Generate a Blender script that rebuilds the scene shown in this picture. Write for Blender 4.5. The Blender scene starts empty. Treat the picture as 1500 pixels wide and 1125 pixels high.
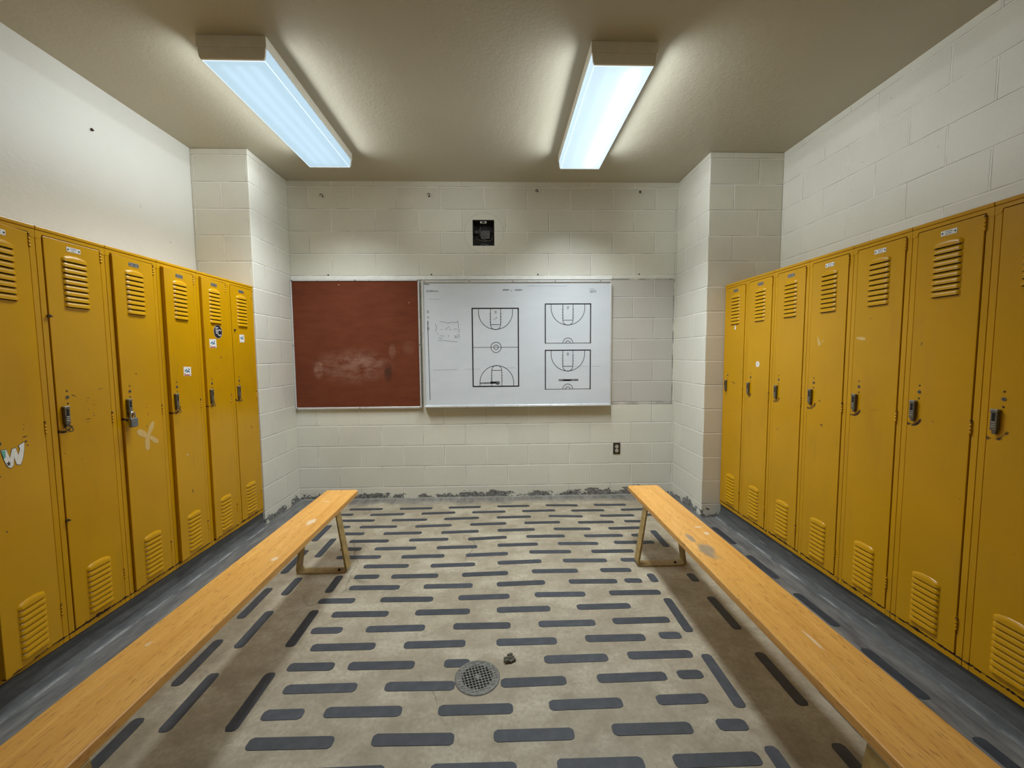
# Locker room: yellow lockers on both sides, two benches, boards on the end wall.
import bpy, bmesh, math, random
from mathutils import Vector, Matrix
C = bpy.context.scene.collection
PI = math.pi
R = random.Random(7)

# ------------------------------------------------------------------ room measures (metres)
EYE = 1.3947
WL, WR = -2.39, 2.316            # side walls
YB, YF = 3.938, -0.60             # end wall, wall behind the camera
ZC = 3.013                       # ceiling
PLX, PRX, PY = -1.95, 1.707, 3.350   # pier faces
LL, LR = -1.9594, 1.8636         # locker fronts
LY = 3.345                       # far end of both locker rows
P = 0.3048                       # locker width
BASE = 0.122                     # curb height
CH = 0.2032                      # block course
ZJ = 0.1152                      # first bed joint

# ------------------------------------------------------------------ object helpers
def link(o, parent=None):
    C.objects.link(o)
    if parent is not None:
        o.parent = parent
    return o

def finish(name, bm, mats, parent=None, smooth=False, off=None):
    me = bpy.data.meshes.new(name)
    bm.normal_update()
    bm.to_mesh(me); bm.free()
    for m in (mats if isinstance(mats, (list, tuple)) else [mats]):
        me.materials.append(m)
    if smooth:
        for p in me.polygons: p.use_smooth = True
    if off is not None:
        me.transform(Matrix.Translation(-Vector(off)))
    o = bpy.data.objects.new(name, me)
    return link(o, parent)

def root(name, label, cat, loc=(0, 0, 0), rz=0.0, group=None):
    o = bpy.data.objects.new(name, None)
    o.empty_display_size = 0.1
    o.location = loc; o.rotation_euler = (0, 0, rz)
    o['label'] = label; o['category'] = cat
    if group: o['group'] = group
    return link(o)

def tag(o, label, cat, group=None):
    o['label'] = label; o['category'] = cat
    if group: o['group'] = group
    return o

def structure(o, label, cat):
    o['kind'] = 'structure'; o['label'] = label; o['category'] = cat
    return o

def box(bm, lo, hi, bev=0.0, mi=0, seg=1):
    x0, y0, z0 = lo; x1, y1, z1 = hi
    v = [bm.verts.new(c) for c in ((x0,y0,z0),(x1,y0,z0),(x1,y1,z0),(x0,y1,z0),(x0,y0,z1),(x1,y0,z1),(x1,y1,z1),(x0,y1,z1))]
    fs = [bm.faces.new([v[i] for i in q]) for q in ((0,3,2,1),(4,5,6,7),(0,1,5,4),(1,2,6,5),(2,3,7,6),(3,0,4,7))]
    for f in fs: f.material_index = mi
    if bev > 0:
        es = list({e for f in fs for e in f.edges})
        r = bmesh.ops.bevel(bm, geom=es, offset=bev, segments=seg, affect='EDGES', profile=0.5)
        for f in r['faces']: f.material_index = mi
    return fs

def prism(bm, pts, axis, a, b, mi=0, bev=0.0):
    """Extrude a 2-D outline along an axis; pts are the two remaining coordinates in x,y,z order."""
    def mk(p, t):
        q = [p[0], p[1]]; q.insert(axis, t); return tuple(q)
    A = [bm.verts.new(mk(p, a)) for p in pts]
    B = [bm.verts.new(mk(p, b)) for p in pts]
    fs = [bm.faces.new(A), bm.faces.new(B[::-1])]
    n = len(pts)
    for i in range(n):
        j = (i + 1) % n
        fs.append(bm.faces.new((A[j], A[i], B[i], B[j])))
    bmesh.ops.recalc_face_normals(bm, faces=fs)
    for f in fs: f.material_index = mi
    if bev > 0:
        es = list({e for f in fs[:2] for e in f.edges})
        r = bmesh.ops.bevel(bm, geom=es, offset=bev, segments=1, affect='EDGES', profile=0.5)
        for f in r['faces']: f.material_index = mi
    return fs

def tube(bm, pts, r, n=8, mi=0, closed=False):
    pts = [Vector(p) for p in pts]
    rings = []; m = len(pts)
    ref = None
    for i, p in enumerate(pts):
        if closed: d = pts[(i + 1) % m] - pts[i - 1]
        else: d = pts[min(i + 1, m - 1)] - pts[max(i - 1, 0)]
        d.normalize()
        if ref is None:
            ref = Vector((0, 0, 1)) if abs(d.z) < 0.9 else Vector((1, 0, 0))
        u = d.cross(ref)
        if u.length < 1e-4: u = d.cross(Vector((0, 1, 0)))
        u.normalize(); w = d.cross(u); ref = -w if False else ref
        rr = r[i] if isinstance(r, (list, tuple)) else r
        rings.append([bm.verts.new(p + (u * math.cos(2*PI*k/n) + w * math.sin(2*PI*k/n)) * rr) for k in range(n)])
    rng = range(m) if closed else range(m - 1)
    for i in rng:
        a, b = rings[i], rings[(i + 1) % m]
        for k in range(n):
            f = bm.faces.new((a[k], a[(k+1) % n], b[(k+1) % n], b[k])); f.material_index = mi; f.smooth = True
    if not closed:
        bm.faces.new(rings[0][::-1]).material_index = mi
        bm.faces.new(rings[-1]).material_index = mi

def disc(bm, c, r, axis, t0, t1, n=20, mi=0):
    """A short cylinder from t0 to t1 along an axis; c holds the other two coordinates."""
    pts = [(c[0] + r * math.cos(2*PI*k/n), c[1] + r * math.sin(2*PI*k/n)) for k in range(n)]
    return prism(bm, pts, axis, t0, t1, mi)

# ------------------------------------------------------------------ material helpers
def lin(h):
    h = h.lstrip('#')
    out = []
    for i in (0, 2, 4):
        c = int(h[i:i+2], 16) / 255
        out.append(c / 12.92 if c <= 0.04045 else ((c + 0.055) / 1.055) ** 2.4)
    return (*out, 1.0)

class M:
    def __init__(s, name):
        s.m = bpy.data.materials.new(name); s.m.use_nodes = True
        s.t = s.m.node_tree; s.t.nodes.clear()
        s.out = s.t.nodes.new('ShaderNodeOutputMaterial')
        s._c = None
    def n(s, typ, props=None, **ins):
        nd = s.t.nodes.new('ShaderNode' + typ)
        for k, v in (props or {}).items(): setattr(nd, k, v)
        for k, v in ins.items():
            key = int(k[1:]) if k[0] == '_' and k[1:].isdigit() else k.replace('_', ' ')
            s.put(nd.inputs[key], v)
        return nd
    def put(s, sock, v):
        if isinstance(v, bpy.types.NodeSocket): s.t.links.new(v, sock)
        else: sock.default_value = v
    @property
    def obj(s):
        if s._c is None: s._c = s.t.nodes.new('ShaderNodeTexCoord')
        return s._c.outputs['Object']
    def math(s, op, a, b=0.0, c=0.0, clamp=False):
        nd = s.n('Math', {'operation': op, 'use_clamp': clamp}, _0=a, _1=b)
        if op in ('MULTIPLY_ADD', 'SMOOTH_MIN', 'COMPARE'): s.put(nd.inputs[2], c)
        return nd.outputs[0]
    def sep(s, v): 
        nd = s.n('SeparateXYZ', _0=v); return nd.outputs[0], nd.outputs[1], nd.outputs[2]
    def comb(s, x=0.0, y=0.0, z=0.0): return s.n('CombineXYZ', _0=x, _1=y, _2=z).outputs[0]
    def scale(s, v, k):
        return s.n('VectorMath', {'operation': 'MULTIPLY'}, _0=v, _1=k).outputs[0]
    def addv(s, v, k):
        return s.n('VectorMath', {'operation': 'ADD'}, _0=v, _1=k).outputs[0]
    def noise(s, v, sc, det=4.0, rough=0.55, dist=0.0):
        return s.n('TexNoise', Vector=v, Scale=sc, Detail=det, Roughness=rough, Distortion=dist).outputs['Fac']
    def rng(s, v, a, b, c=0.0, d=1.0, smooth=False):
        nd = s.n('MapRange', {'interpolation_type': 'SMOOTHSTEP' if smooth else 'LINEAR', 'clamp': True}, _0=v, _1=a, _2=b, _3=c, _4=d)
        return nd.outputs[0]
    def mix(s, f, a, b, mode='MIX'):
        nd = s.n('Mix', {'data_type': 'RGBA', 'blend_type': mode})
        s.put(nd.inputs[0], f); s.put(nd.inputs[6], a); s.put(nd.inputs[7], b)
        return nd.outputs[2]
    def bump(s, h, strength, dist=0.01, normal=None):
        nd = s.n('Bump', Height=h, Strength=strength, Distance=dist)
        if normal is not None: s.put(nd.inputs['Normal'], normal)
        return nd.outputs[0]
    def bsdf(s, col, rough=0.5, metal=0.0, normal=None, spec=0.5):
        nd = s.n('BsdfPrincipled', Base_Color=col, Roughness=rough, Metallic=metal)
        s.put(nd.inputs['Specular IOR Level'], spec)
        if normal is not None: s.put(nd.inputs['Normal'], normal)
        return nd.outputs[0]
    def done(s, shader):
        s.t.links.new(shader, s.out.inputs['Surface']); return s.m

def plain(name, col, rough=0.5, metal=0.0, var=0.0, sc=30, spec=0.5, bump=0.0):
    k = M(name); c = lin(col) if isinstance(col, str) else (*col, 1.0)
    nrm = None
    if var or bump:
        nz = k.noise(k.obj, sc)
        f = k.rng(nz, 0.3, 0.7, 1 - var, 1 + var)
        if var: c = k.mix(1.0, c, k.comb(f, f, f), 'MULTIPLY')
        if bump: nrm = k.bump(nz, bump, 0.002)
    return k.done(k.bsdf(c, rough, metal, nrm, spec))

# ------------------------------------------------------------------ wall and floor materials
PAINT = (0.708, 0.693, 0.608, 1)
def block_wall(name, axis, shift, joint=1.0, ring=False, greypatch=False, peel=True, paint=PAINT):
    k = M(name)
    x, y, z = k.sep(k.obj)
    u = k.math('ADD', (x, y)[axis], shift); v = k.math('ADD', z, 2*CH - ZJ)
    wob = k.rng(k.noise(k.obj, 3.0, 2), 0, 1, -0.003, 0.003)
    b = k.n('TexBrick', {'offset': 0.5, 'offset_frequency': 2, 'squash': 1.0, 'squash_frequency': 2},
            Vector=k.comb(u, k.math('ADD', v, wob), 0.0), Color1=(0, 0, 0, 1), Color2=(1, 1, 1, 1), Mortar=(0.5, 0.5, 0.5, 1),
            Scale=1.0, Mortar_Size=0.0050, Mortar_Smooth=0.35, Bias=0.0, Brick_Width=0.4064, Row_Height=CH)
    joints = b.outputs['Fac']
    tint = k.rng(k.sep(b.outputs['Color'])[0], 0, 1, 0.955, 1.03)
    mott = k.rng(k.noise(k.obj, 2.2, 5), 0.3, 0.7, 0.955, 1.04)
    fine = k.noise(k.obj, 70, 4, 0.7)
    f = k.math('MULTIPLY', k.math('MULTIPLY', tint, mott), k.rng(fine, 0.3, 0.7, 0.975, 1.02))
    col = k.mix(1.0, paint, k.comb(f, f, f), 'MULTIPLY')
    # pale paint in the struck joints, their highlight and upper-lip shade painted in
    lip = k.n('TexBrick', {'offset': 0.5, 'offset_frequency': 2, 'squash': 1.0, 'squash_frequency': 2},
              Vector=k.comb(k.math('ADD', u, 0.004), k.math('ADD', k.math('ADD', v, wob), -0.0065), 0.0), Scale=1.0, Mortar_Size=0.003,
              Mortar_Smooth=0.5, Bias=0.0, Brick_Width=0.4064, Row_Height=CH).outputs['Fac']
    patchy = k.rng(k.noise(k.obj, 5.5, 3), 0.36, 0.6)
    col = k.mix(k.math('MULTIPLY', joints, 0.85*joint), col, (0.92, 0.905, 0.84, 1))
    col = k.mix(k.math('MULTIPLY', k.math('MULTIPLY', lip, patchy), 0.62*joint), col, (0.18, 0.17, 0.135, 1))
    # small dirt specks and scuffs
    sp = k.rng(k.noise(k.obj, 40, 2, 0.5), 0.77, 0.79)
    col = k.mix(k.math('MULTIPLY', sp, 0.45), col, (0.30, 0.28, 0.24, 1))
    h = k.math('ADD', k.math('MULTIPLY', joints, -1.0*joint), k.math('MULTIPLY', fine, 0.14))
    if greypatch:   # the area a third board once covered kept an older, greyer coat
        inx = k.math('MULTIPLY', k.rng(x, 1.083, 1.089), k.rng(x, 1.684, 1.690, 1, 0))
        inz = k.math('MULTIPLY', k.rng(z, 0.902, 0.908), k.rng(z, 2.114, 2.12, 1, 0))
        m = k.math('MULTIPLY', inx, inz)
        col = k.mix(k.math('MULTIPLY', m, 0.9), col, k.mix(1.0, col, (0.73, 0.715, 0.745, 1), 'MULTIPLY'))
        e1 = k.math('MULTIPLY', k.rng(k.math('ABSOLUTE', k.math('SUBTRACT', z, 2.114)), 0.006, 0.009, 1, 0), inx)
        e2 = k.math('MULTIPLY', k.rng(k.math('ABSOLUTE', k.math('SUBTRACT', z, 0.918)), 0.014, 0.018, 1, 0), inx)
        e3 = k.math('MULTIPLY', k.rng(k.math('ABSOLUTE', k.math('SUBTRACT', x, 1.686)), 0.005, 0.008, 1, 0), inz)
        e = k.math('MULTIPLY', k.math('MAXIMUM', k.math('MAXIMUM', e1, k.math('MULTIPLY', e2, 0.7)), e3), k.rng(k.noise(k.obj, 9, 3), 0.38, 0.56))
        col = k.mix(k.math('MULTIPLY', e, 0.75), col, (0.2, 0.195, 0.18, 1))
    if ring:        # round patch of paint left by a speaker cover
        dx = k.math('ADD', x, 0.137); dz = k.math('SUBTRACT', z, 2.545)
        d = k.math('SQRT', k.math('ADD', k.math('MULTIPLY', dx, dx), k.math('MULTIPLY', dz, dz)))
        rim = k.rng(k.math('ABSOLUTE', k.math('SUBTRACT', d, 0.186)), 0.002, 0.006, 1, 0)
        ins = k.rng(d, 0.182, 0.188, 1, 0)
        col = k.mix(k.math('MULTIPLY', ins, 0.35), col, PAINT)
        col = k.mix(k.math('MULTIPLY', rim, 0.30), col, (0.42, 0.40, 0.33, 1))
        h = k.math('MULTIPLY', h, k.math('SUBTRACT', 1.0, k.math('MULTIPLY', ins, 0.5)))
    if peel:        # paint flaked off along the floor line
        a = k.noise(k.addv(k.scale(k.obj, (1, 1, 1.5)), (3.1, 0, 0)), 5.2, 5, 0.62)
        crumb = k.noise(k.obj, 60, 3, 0.6)
        rise = k.math('ADD', k.rng(z, 0.012, 0.10, 0.0, 0.22), k.rng(z, 0.10, 0.15, 0.0, 0.6))
        m = k.math('SUBTRACT', k.math('ADD', a, k.math('MULTIPLY', k.math('SUBTRACT', crumb, 0.5), 0.24)), rise)
        m = k.math('MULTIPLY', k.rng(m, 0.405, 0.425), k.rng(z, 0.0, 0.012, 0.35, 1.0))
        grey = k.rng(k.noise(k.obj, 45, 4, 0.7), 0.32, 0.68, 0.06, 0.34)
        col = k.mix(m, col, k.comb(grey, grey, k.math('MULTIPLY', grey, 0.97)))
        h = k.math('SUBTRACT', h, k.math('MULTIPLY', m, k.math('ADD', 0.6, k.math('MULTIPLY', crumb, 0.8))))
    nrm = k.bump(h, 0.7, 0.005)
    return k.done(k.bsdf(col, 0.42, 0, nrm, 0.35))

def plaster_wall():
    k = M('smooth_painted_wall')
    f = k.rng(k.noise(k.obj, 1.6, 5), 0.3, 0.7, 0.965, 1.03)
    col = k.mix(1.0, (0.72, 0.725, 0.68, 1), k.comb(f, f, f), 'MULTIPLY')
    sp = k.rng(k.noise(k.obj, 14, 2, 0.4), 0.76, 0.78)
    col = k.mix(k.math('MULTIPLY', sp, 0.3), col, (0.3, 0.29, 0.25, 1))
    h = k.math('ADD', k.noise(k.scale(k.obj, (1, 1, 1.8)), 38, 5, 0.65), k.math('MULTIPLY', k.noise(k.obj, 5, 3), 1.2))
    return k.done(k.bsdf(col, 0.38, 0, k.bump(h, 0.35, 0.004), 0.4))

def ceiling_mat():
    k = M('painted_ceiling')
    f = k.rng(k.noise(k.obj, 1.1, 5), 0.3, 0.7, 0.95, 1.05)
    col = k.mix(1.0, (0.47, 0.44, 0.345, 1), k.comb(f, f, f), 'MULTIPLY')
    h = k.math('ADD', k.noise(k.obj, 55, 5, 0.65), k.math('MULTIPLY', k.noise(k.scale(k.obj, (1, .5, 1)), 14, 3), 0.8))
    return k.done(k.bsdf(col, 0.45, 0, k.bump(h, 0.36, 0.005), 0.35))

def floor_mat():
    k = M('worn_concrete_floor')
    x, y, z = k.sep(k.obj)
    n1 = k.noise(k.obj, 1.3, 6, 0.6); n2 = k.noise(k.obj, 9, 6, 0.65); n3 = k.noise(k.obj, 55, 4, 0.7)
    col = k.mix(k.rng(n1, 0.3, 0.7), (0.285, 0.240, 0.168, 1), (0.43, 0.375, 0.275, 1))
    col = k.mix(k.rng(n2, 0.40, 0.62, 0.0, 0.55), col, (0.225, 0.185, 0.125, 1))
    col = k.mix(k.rng(k.noise(k.scale(k.obj, (1, 1.6, 1)), 3.2, 5, 0.6), 0.48, 0.68, 0.0, 0.75), col, (0.50, 0.45, 0.345, 1))
    col = k.mix(k.rng(n3, 0.36, 0.68, 0.0, 0.5), col, (0.20, 0.168, 0.115, 1))
    spk = k.rng(k.noise(k.obj, 85, 2, 0.5), 0.72, 0.76)
    col = k.mix(k.math('MULTIPLY', spk, 0.6), col, (0.09, 0.08, 0.065, 1))
    # hairline cracks wandering over the slab
    warp = k.addv(k.obj, k.scale(k.n('TexNoise', Vector=k.obj, Scale=4.0, Detail=4.0).outputs['Color'], (0.28, 0.28, 0)))
    vor = k.n('TexVoronoi', {'feature': 'DISTANCE_TO_EDGE'}, Vector=warp, Scale=0.62).outputs['Distance']
    crack = k.math('MULTIPLY', k.rng(vor, 0.0, 0.0042, 1, 0), k.rng(k.noise(k.obj, 2.4, 2), 0.44, 0.56))
    col = k.mix(k.math('MULTIPLY', crack, 0.6), col, (0.12, 0.10, 0.07, 1))
    # grey floor paint left along the walls and lockers, worn to a ragged edge
    rag = k.rng(k.noise(k.obj, 6.5, 5, 0.65), 0.25, 0.75, -0.09, 0.09)
    gl = k.rng(k.math('ADD', k.math('MULTIPLY', x, -1), rag), 1.50, 1.60)
    gr = k.rng(k.math('ADD', x, rag), 1.50, 1.62)
    gb = k.rng(k.math('ADD', y, k.math('MULTIPLY', rag, 0.9)), 3.74, 3.86)
    g = k.math('MAXIMUM', k.math('MAXIMUM', gl, gr), k.math('MULTIPLY', gb, 0.8))
    worn = k.rng(k.noise(k.scale(k.obj, (7.0, 1.0, 1)), 3.0, 5, 0.7), 0.40, 0.66)
    gcol = k.mix(worn, (0.088, 0.090, 0.094, 1), (0.215, 0.21, 0.20, 1))
    scr = k.rng(k.noise(k.scale(k.obj, (16, 0.8, 1)), 3.0, 4, 0.7), 0.63, 0.70)
    gcol = k.mix(k.math('MULTIPLY', scr, 0.55), gcol, (0.40, 0.40, 0.39, 1))
    col = k.mix(k.math('MULTIPLY', g, 0.93), col, gcol)
    h = k.math('ADD', k.math('ADD', k.math('MULTIPLY', n2, 0.6), k.math('MULTIPLY', n3, 0.35)), k.math('MULTIPLY', crack, -1.2))
    rough = k.rng(n2, 0.3, 0.7, 0.42, 0.62)
    return k.done(k.bsdf(col, rough, 0, k.bump(h, 0.35, 0.004), 0.4))

def curb_mat():
    k = M('grey_painted_curb')
    n = k.noise(k.scale(k.obj, (1, 0.4, 2.5)), 15, 6, 0.7)
    col = k.mix(k.rng(n, 0.3, 0.7), (0.062, 0.064, 0.067, 1), (0.125, 0.125, 0.122, 1))
    w = k.rng(k.noise(k.scale(k.obj, (1, 0.5, 8)), 7, 4, 0.7), 0.64, 0.70)
    col = k.mix(k.math('MULTIPLY', w, 0.5), col, (0.33, 0.33, 0.32, 1))
    toe = k.math('MULTIPLY', k.rng(k.sep(k.obj)[2], 0.003, 0.009, 1, 0), k.rng(k.noise(k.scale(k.obj, (4, 1.2, 1)), 4, 4, 0.65), 0.42, 0.6))
    col = k.mix(k.math('MULTIPLY', toe, 0.6), col, (0.40, 0.40, 0.385, 1))
    return k.done(k.bsdf(col, 0.6, 0, k.bump(n, 0.5, 0.006), 0.3))

# ------------------------------------------------------------------ object materials
YEL = (0.555, 0.285, 0.001, 1)
def locker_paint(name, door):
    k = M(name)
    x, y, z = k.sep(k.obj)
    rnd = k.n('ObjectInfo').outputs['Random']
    sh = k.comb(k.math('MULTIPLY', rnd, 31.0), k.math('MULTIPLY', rnd, 17.0), k.math('MULTIPLY', rnd, 43.0))
    pv = k.addv(k.obj, sh)
    f = k.rng(k.noise(pv, 2.6, 4), 0.3, 0.7, 0.94, 1.06)
    col = k.mix(1.0, YEL, k.comb(f, f, f), 'MULTIPLY')
    grim = k.noise(k.addv(k.scale(k.obj, (1, 1, 0.25)), sh), 9, 5, 0.6)
    col = k.mix(k.rng(grim, 0.55, 0.8, 0, 0.30), col, (0.33, 0.17, 0.02, 1))
    RUST = (0.045, 0.018, 0.008, 1)
    n1 = k.noise(pv, 34, 5, 0.7)
    if door:
        # chipped paint along the foot of the door
        m = k.rng(k.math('SUBTRACT', n1, k.rng(z, 0.030, 0.050, 0.0, 0.36)), 0.43, 0.46)
        # scrape left by the swing of padlocks under the latch
        dx = k.math('ADD', x, 0.2288); dz = k.math('SUBTRACT', z, 0.985)
        d = k.math('SQRT', k.math('ADD', k.math('MULTIPLY', dx, dx), k.math('MULTIPLY', dz, dz)))
        arc = k.rng(k.math('ABSOLUTE', k.math('SUBTRACT', d, k.math('ADD', 0.034, k.math('MULTIPLY', rnd, 0.012)))), 0.0035, 0.0075, 1, 0)
        arc = k.math('MULTIPLY', arc, k.rng(dz, -0.012, -0.002, 1, 0))
        arc = k.math('MULTIPLY', arc, k.rng(k.noise(pv, 22, 3, 0.6), 0.42, 0.50))
        m = k.math('MAXIMUM', m, arc)
        # odd chips, most of them at hand height
        hand = k.rng(k.math('ABSOLUTE', k.math('SUBTRACT', z, 0.98)), 0.05, 0.9, 0.0, 0.09)
        chip = k.rng(k.math('SUBTRACT', k.noise(k.addv(k.scale(k.obj, (0.55, 1, 1.0)), sh), 30, 3, 0.6), hand), 0.705, 0.72)
        m = k.math('MAXIMUM', m, k.math('MULTIPLY', chip, 0.85))
    else:
        m = k.rng(k.math('SUBTRACT', n1, k.rng(k.math('ABSOLUTE', k.math('SUBTRACT', z, 0.026)), 0.002, 0.010, 0.0, 0.34)), 0.44, 0.48)
        low = k.math('MULTIPLY', k.rng(z, 0.02, 0.06, 1, 0), k.rng(k.noise(pv, 12, 4), 0.5, 0.7))
        col = k.mix(k.math('MULTIPLY', low, 0.35), col, (0.24, 0.11, 0.02, 1))
    col = k.mix(m, col, RUST)
    peel = k.noise(k.obj, 85, 4, 0.6)
    h = k.math('SUBTRACT', k.math('MULTIPLY', peel, 0.35), k.math('MULTIPLY', m, 0.8))
    wave = k.noise(pv, 3.0, 2)
    nrm = k.bump(h, 0.18, 0.002, k.bump(wave, 0.10, 0.02))
    rough = k.rng(m, 0, 1, 0.27, 0.8)
    return k.done(k.bsdf(col, rough, 0, nrm, 0.36))

def wood_mat(name, patch=None, scrape=None):
    k = M(name)
    x, y, z = k.sep(k.obj)
    rings = k.noise(k.scale(k.obj, (9, 0.55, 9)), 2.6, 5, 0.6, 0.6)
    grain = k.noise(k.scale(k.obj, (60, 2.2, 60)), 3.0, 4, 0.6)
    col = k.mix(k.rng(rings, 0.3, 0.7), (0.62, 0.30, 0.062, 1), (0.78, 0.43, 0.115, 1))
    col = k.mix(k.rng(grain, 0.42, 0.75, 0, 0.5), col, (0.50, 0.22, 0.040, 1))
    pit = k.math('MULTIPLY', k.rng(k.noise(k.scale(k.obj, (46, 7, 46)), 1.7, 3, 0.55), 0.66, 0.69), 0.5)
    col = k.mix(pit, col, (0.22, 0.09, 0.02, 1))
    fl = k.rng(k.noise(k.scale(k.obj, (95, 13, 95)), 1.7, 3, 0.6), 0.60, 0.66)
    col = k.mix(k.math('MULTIPLY', fl, 0.65), col, (0.33, 0.135, 0.03, 1))
    knot = k.rng(k.noise(k.scale(k.obj, (14, 5, 14)), 1.4, 2, 0.5), 0.76, 0.79)
    col = k.mix(k.math('MULTIPLY', knot, 0.6), col, (0.15, 0.06, 0.018, 1))
    bare = k.rng(k.noise(k.scale(k.obj, (30, 3.0, 30)), 1.5, 4, 0.6), 0.69, 0.72)
    col = k.mix(k.math('MULTIPLY', bare, 0.55), col, (0.62, 0.46, 0.27, 1))
    rough = 0.34
    def blob(c, r, wob):
        dx = k.math('DIVIDE', k.math('SUBTRACT', x, c[0]), r[0]); dy = k.math('DIVIDE', k.math('SUBTRACT', y, c[1]), r[1])
        d = k.math('SQRT', k.math('ADD', k.math('MULTIPLY', dx, dx), k.math('MULTIPLY', dy, dy)))
        d = k.math('ADD', d, k.rng(k.noise(k.scale(k.obj, (1, .5, 1)), 28, 4, 0.6), 0.2, 0.8, -wob, wob))
        return k.rng(d, 0.6, 1.1, 1, 0)
    if patch:
        for c, r in patch:
            col = k.mix(k.math('MULTIPLY', blob(c, r, 0.45), 0.85), col, k.mix(k.rng(grain, .4, .7), (0.20, 0.165, 0.115, 1), (0.36, 0.30, 0.21, 1)))
    if scrape:
        for c, r in scrape:
            col = k.mix(k.math('MULTIPLY', blob(c, r, 0.9), 0.7), col, (0.74, 0.62, 0.44, 1))
    h = k.math('ADD', k.math('MULTIPLY', grain, 0.3), k.math('MULTIPLY', fl, -0.5))
    return k.done(k.bsdf(col, rough, 0, k.bump(h, 0.25, 0.0015), 0.45))

def strip_mat():
    k = M('anti_slip_grit')
    n = k.noise(k.obj, 22, 5, 0.6); g = k.noise(k.obj, 700, 2, 0.6)
    rnd = k.n('ObjectInfo').outputs['Random']
    col = k.mix(k.rng(n, 0.3, 0.7), (0.025, 0.029, 0.037, 1), (0.046, 0.051, 0.062, 1))
    f = k.rng(rnd, 0, 1, 0.85, 1.18)
    col = k.mix(1.0, col, k.comb(f, f, f), 'MULTIPLY')
    return k.done(k.bsdf(col, 0.55, 0, k.bump(g, 0.5, 0.001), 0.45))

def board_cloth():
    k = M('rust_red_tack_cloth')
    x, y, z = k.sep(k.addv(k.obj, (-1.353, 0.0, 0.897)))
    w1 = k.n('TexWave', {'bands_direction': 'X'}, Vector=k.obj, Scale=170.0, Distortion=0.8).outputs['Fac']
    w2 = k.n('TexWave', {'bands_direction': 'Z'}, Vector=k.obj, Scale=170.0, Distortion=0.8).outputs['Fac']
    w = k.math('ADD', k.math('MULTIPLY', w1, 0.5), k.math('MULTIPLY', w2, 0.5))
    n = k.noise(k.scale(k.obj, (1, 1, 3)), 5, 5, 0.6)
    col = k.mix(k.rng(n, 0.3, 0.7), (0.140, 0.034, 0.0135, 1), (0.185, 0.049, 0.020, 1))
    col = k.mix(k.math('MULTIPLY', w, 0.25), col, (0.10, 0.026, 0.012, 1))
    # chalky rubbed area in the lower middle, a dark smear beside it
    def area(cx, cz, rx, rz):
        dx = k.math('DIVIDE', k.math('SUBTRACT', x, cx), rx); dz = k.math('DIVIDE', k.math('SUBTRACT', z, cz), rz)
        return k.math('SQRT', k.math('ADD', k.math('MULTIPLY', dx, dx), k.math('MULTIPLY', dz, dz)))
    smear = k.noise(k.scale(k.obj, (3.5, 1, 8)), 2.4, 5, 0.65)
    for cx, cz, rx, rz, a in ((-1.40, 1.30, 0.40, 0.19, 0.30), (-1.30, 1.33, 0.24, 0.09, 0.30), (-1.72, 1.27, 0.05, 0.10, 0.45), (-1.02, 1.44, 0.04, 0.08, 0.25), (-0.87, 1.47, 0.07, 0.08, 0.16)):
        m = k.math('MULTIPLY', k.rng(area(cx, cz, rx, rz), 0.45, 1.1, 1, 0, True), k.rng(smear, 0.36, 0.62))
        col = k.mix(k.math('MULTIPLY', m, a), col, (0.42, 0.25, 0.19, 1))
    m = k.math('MULTIPLY', k.rng(area(-1.065, 1.24, 0.05, 0.11), 0.4, 1.1, 1, 0, True), k.rng(smear, 0.34, 0.6))
    col = k.mix(k.math('MULTIPLY', m, 0.75), col, (0.03, 0.018, 0.01, 1))
    return k.done(k.bsdf(col, 0.8, 0, k.bump(w, 0.25, 0.001), 0.2))

def whiteboard_mat():
    k = M('white_enamel_panel')
    x, y, z = k.sep(k.obj)
    n = k.noise(k.scale(k.obj, (1, 1, 3)), 2.5, 5, 0.6)
    col = k.mix(k.rng(n, 0.3, 0.72), (0.66, 0.70, 0.74, 1), (0.60, 0.64, 0.69, 1))
    st = k.rng(k.noise(k.scale(k.obj, (2.2, 1, 26)), 2.2, 4, 0.7), 0.67, 0.74)
    col = k.mix(k.math('MULTIPLY', st, 0.28), col, (0.35, 0.38, 0.44, 1))
    return k.done(k.bsdf(col, 0.22, 0, None, 0.5))

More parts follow.
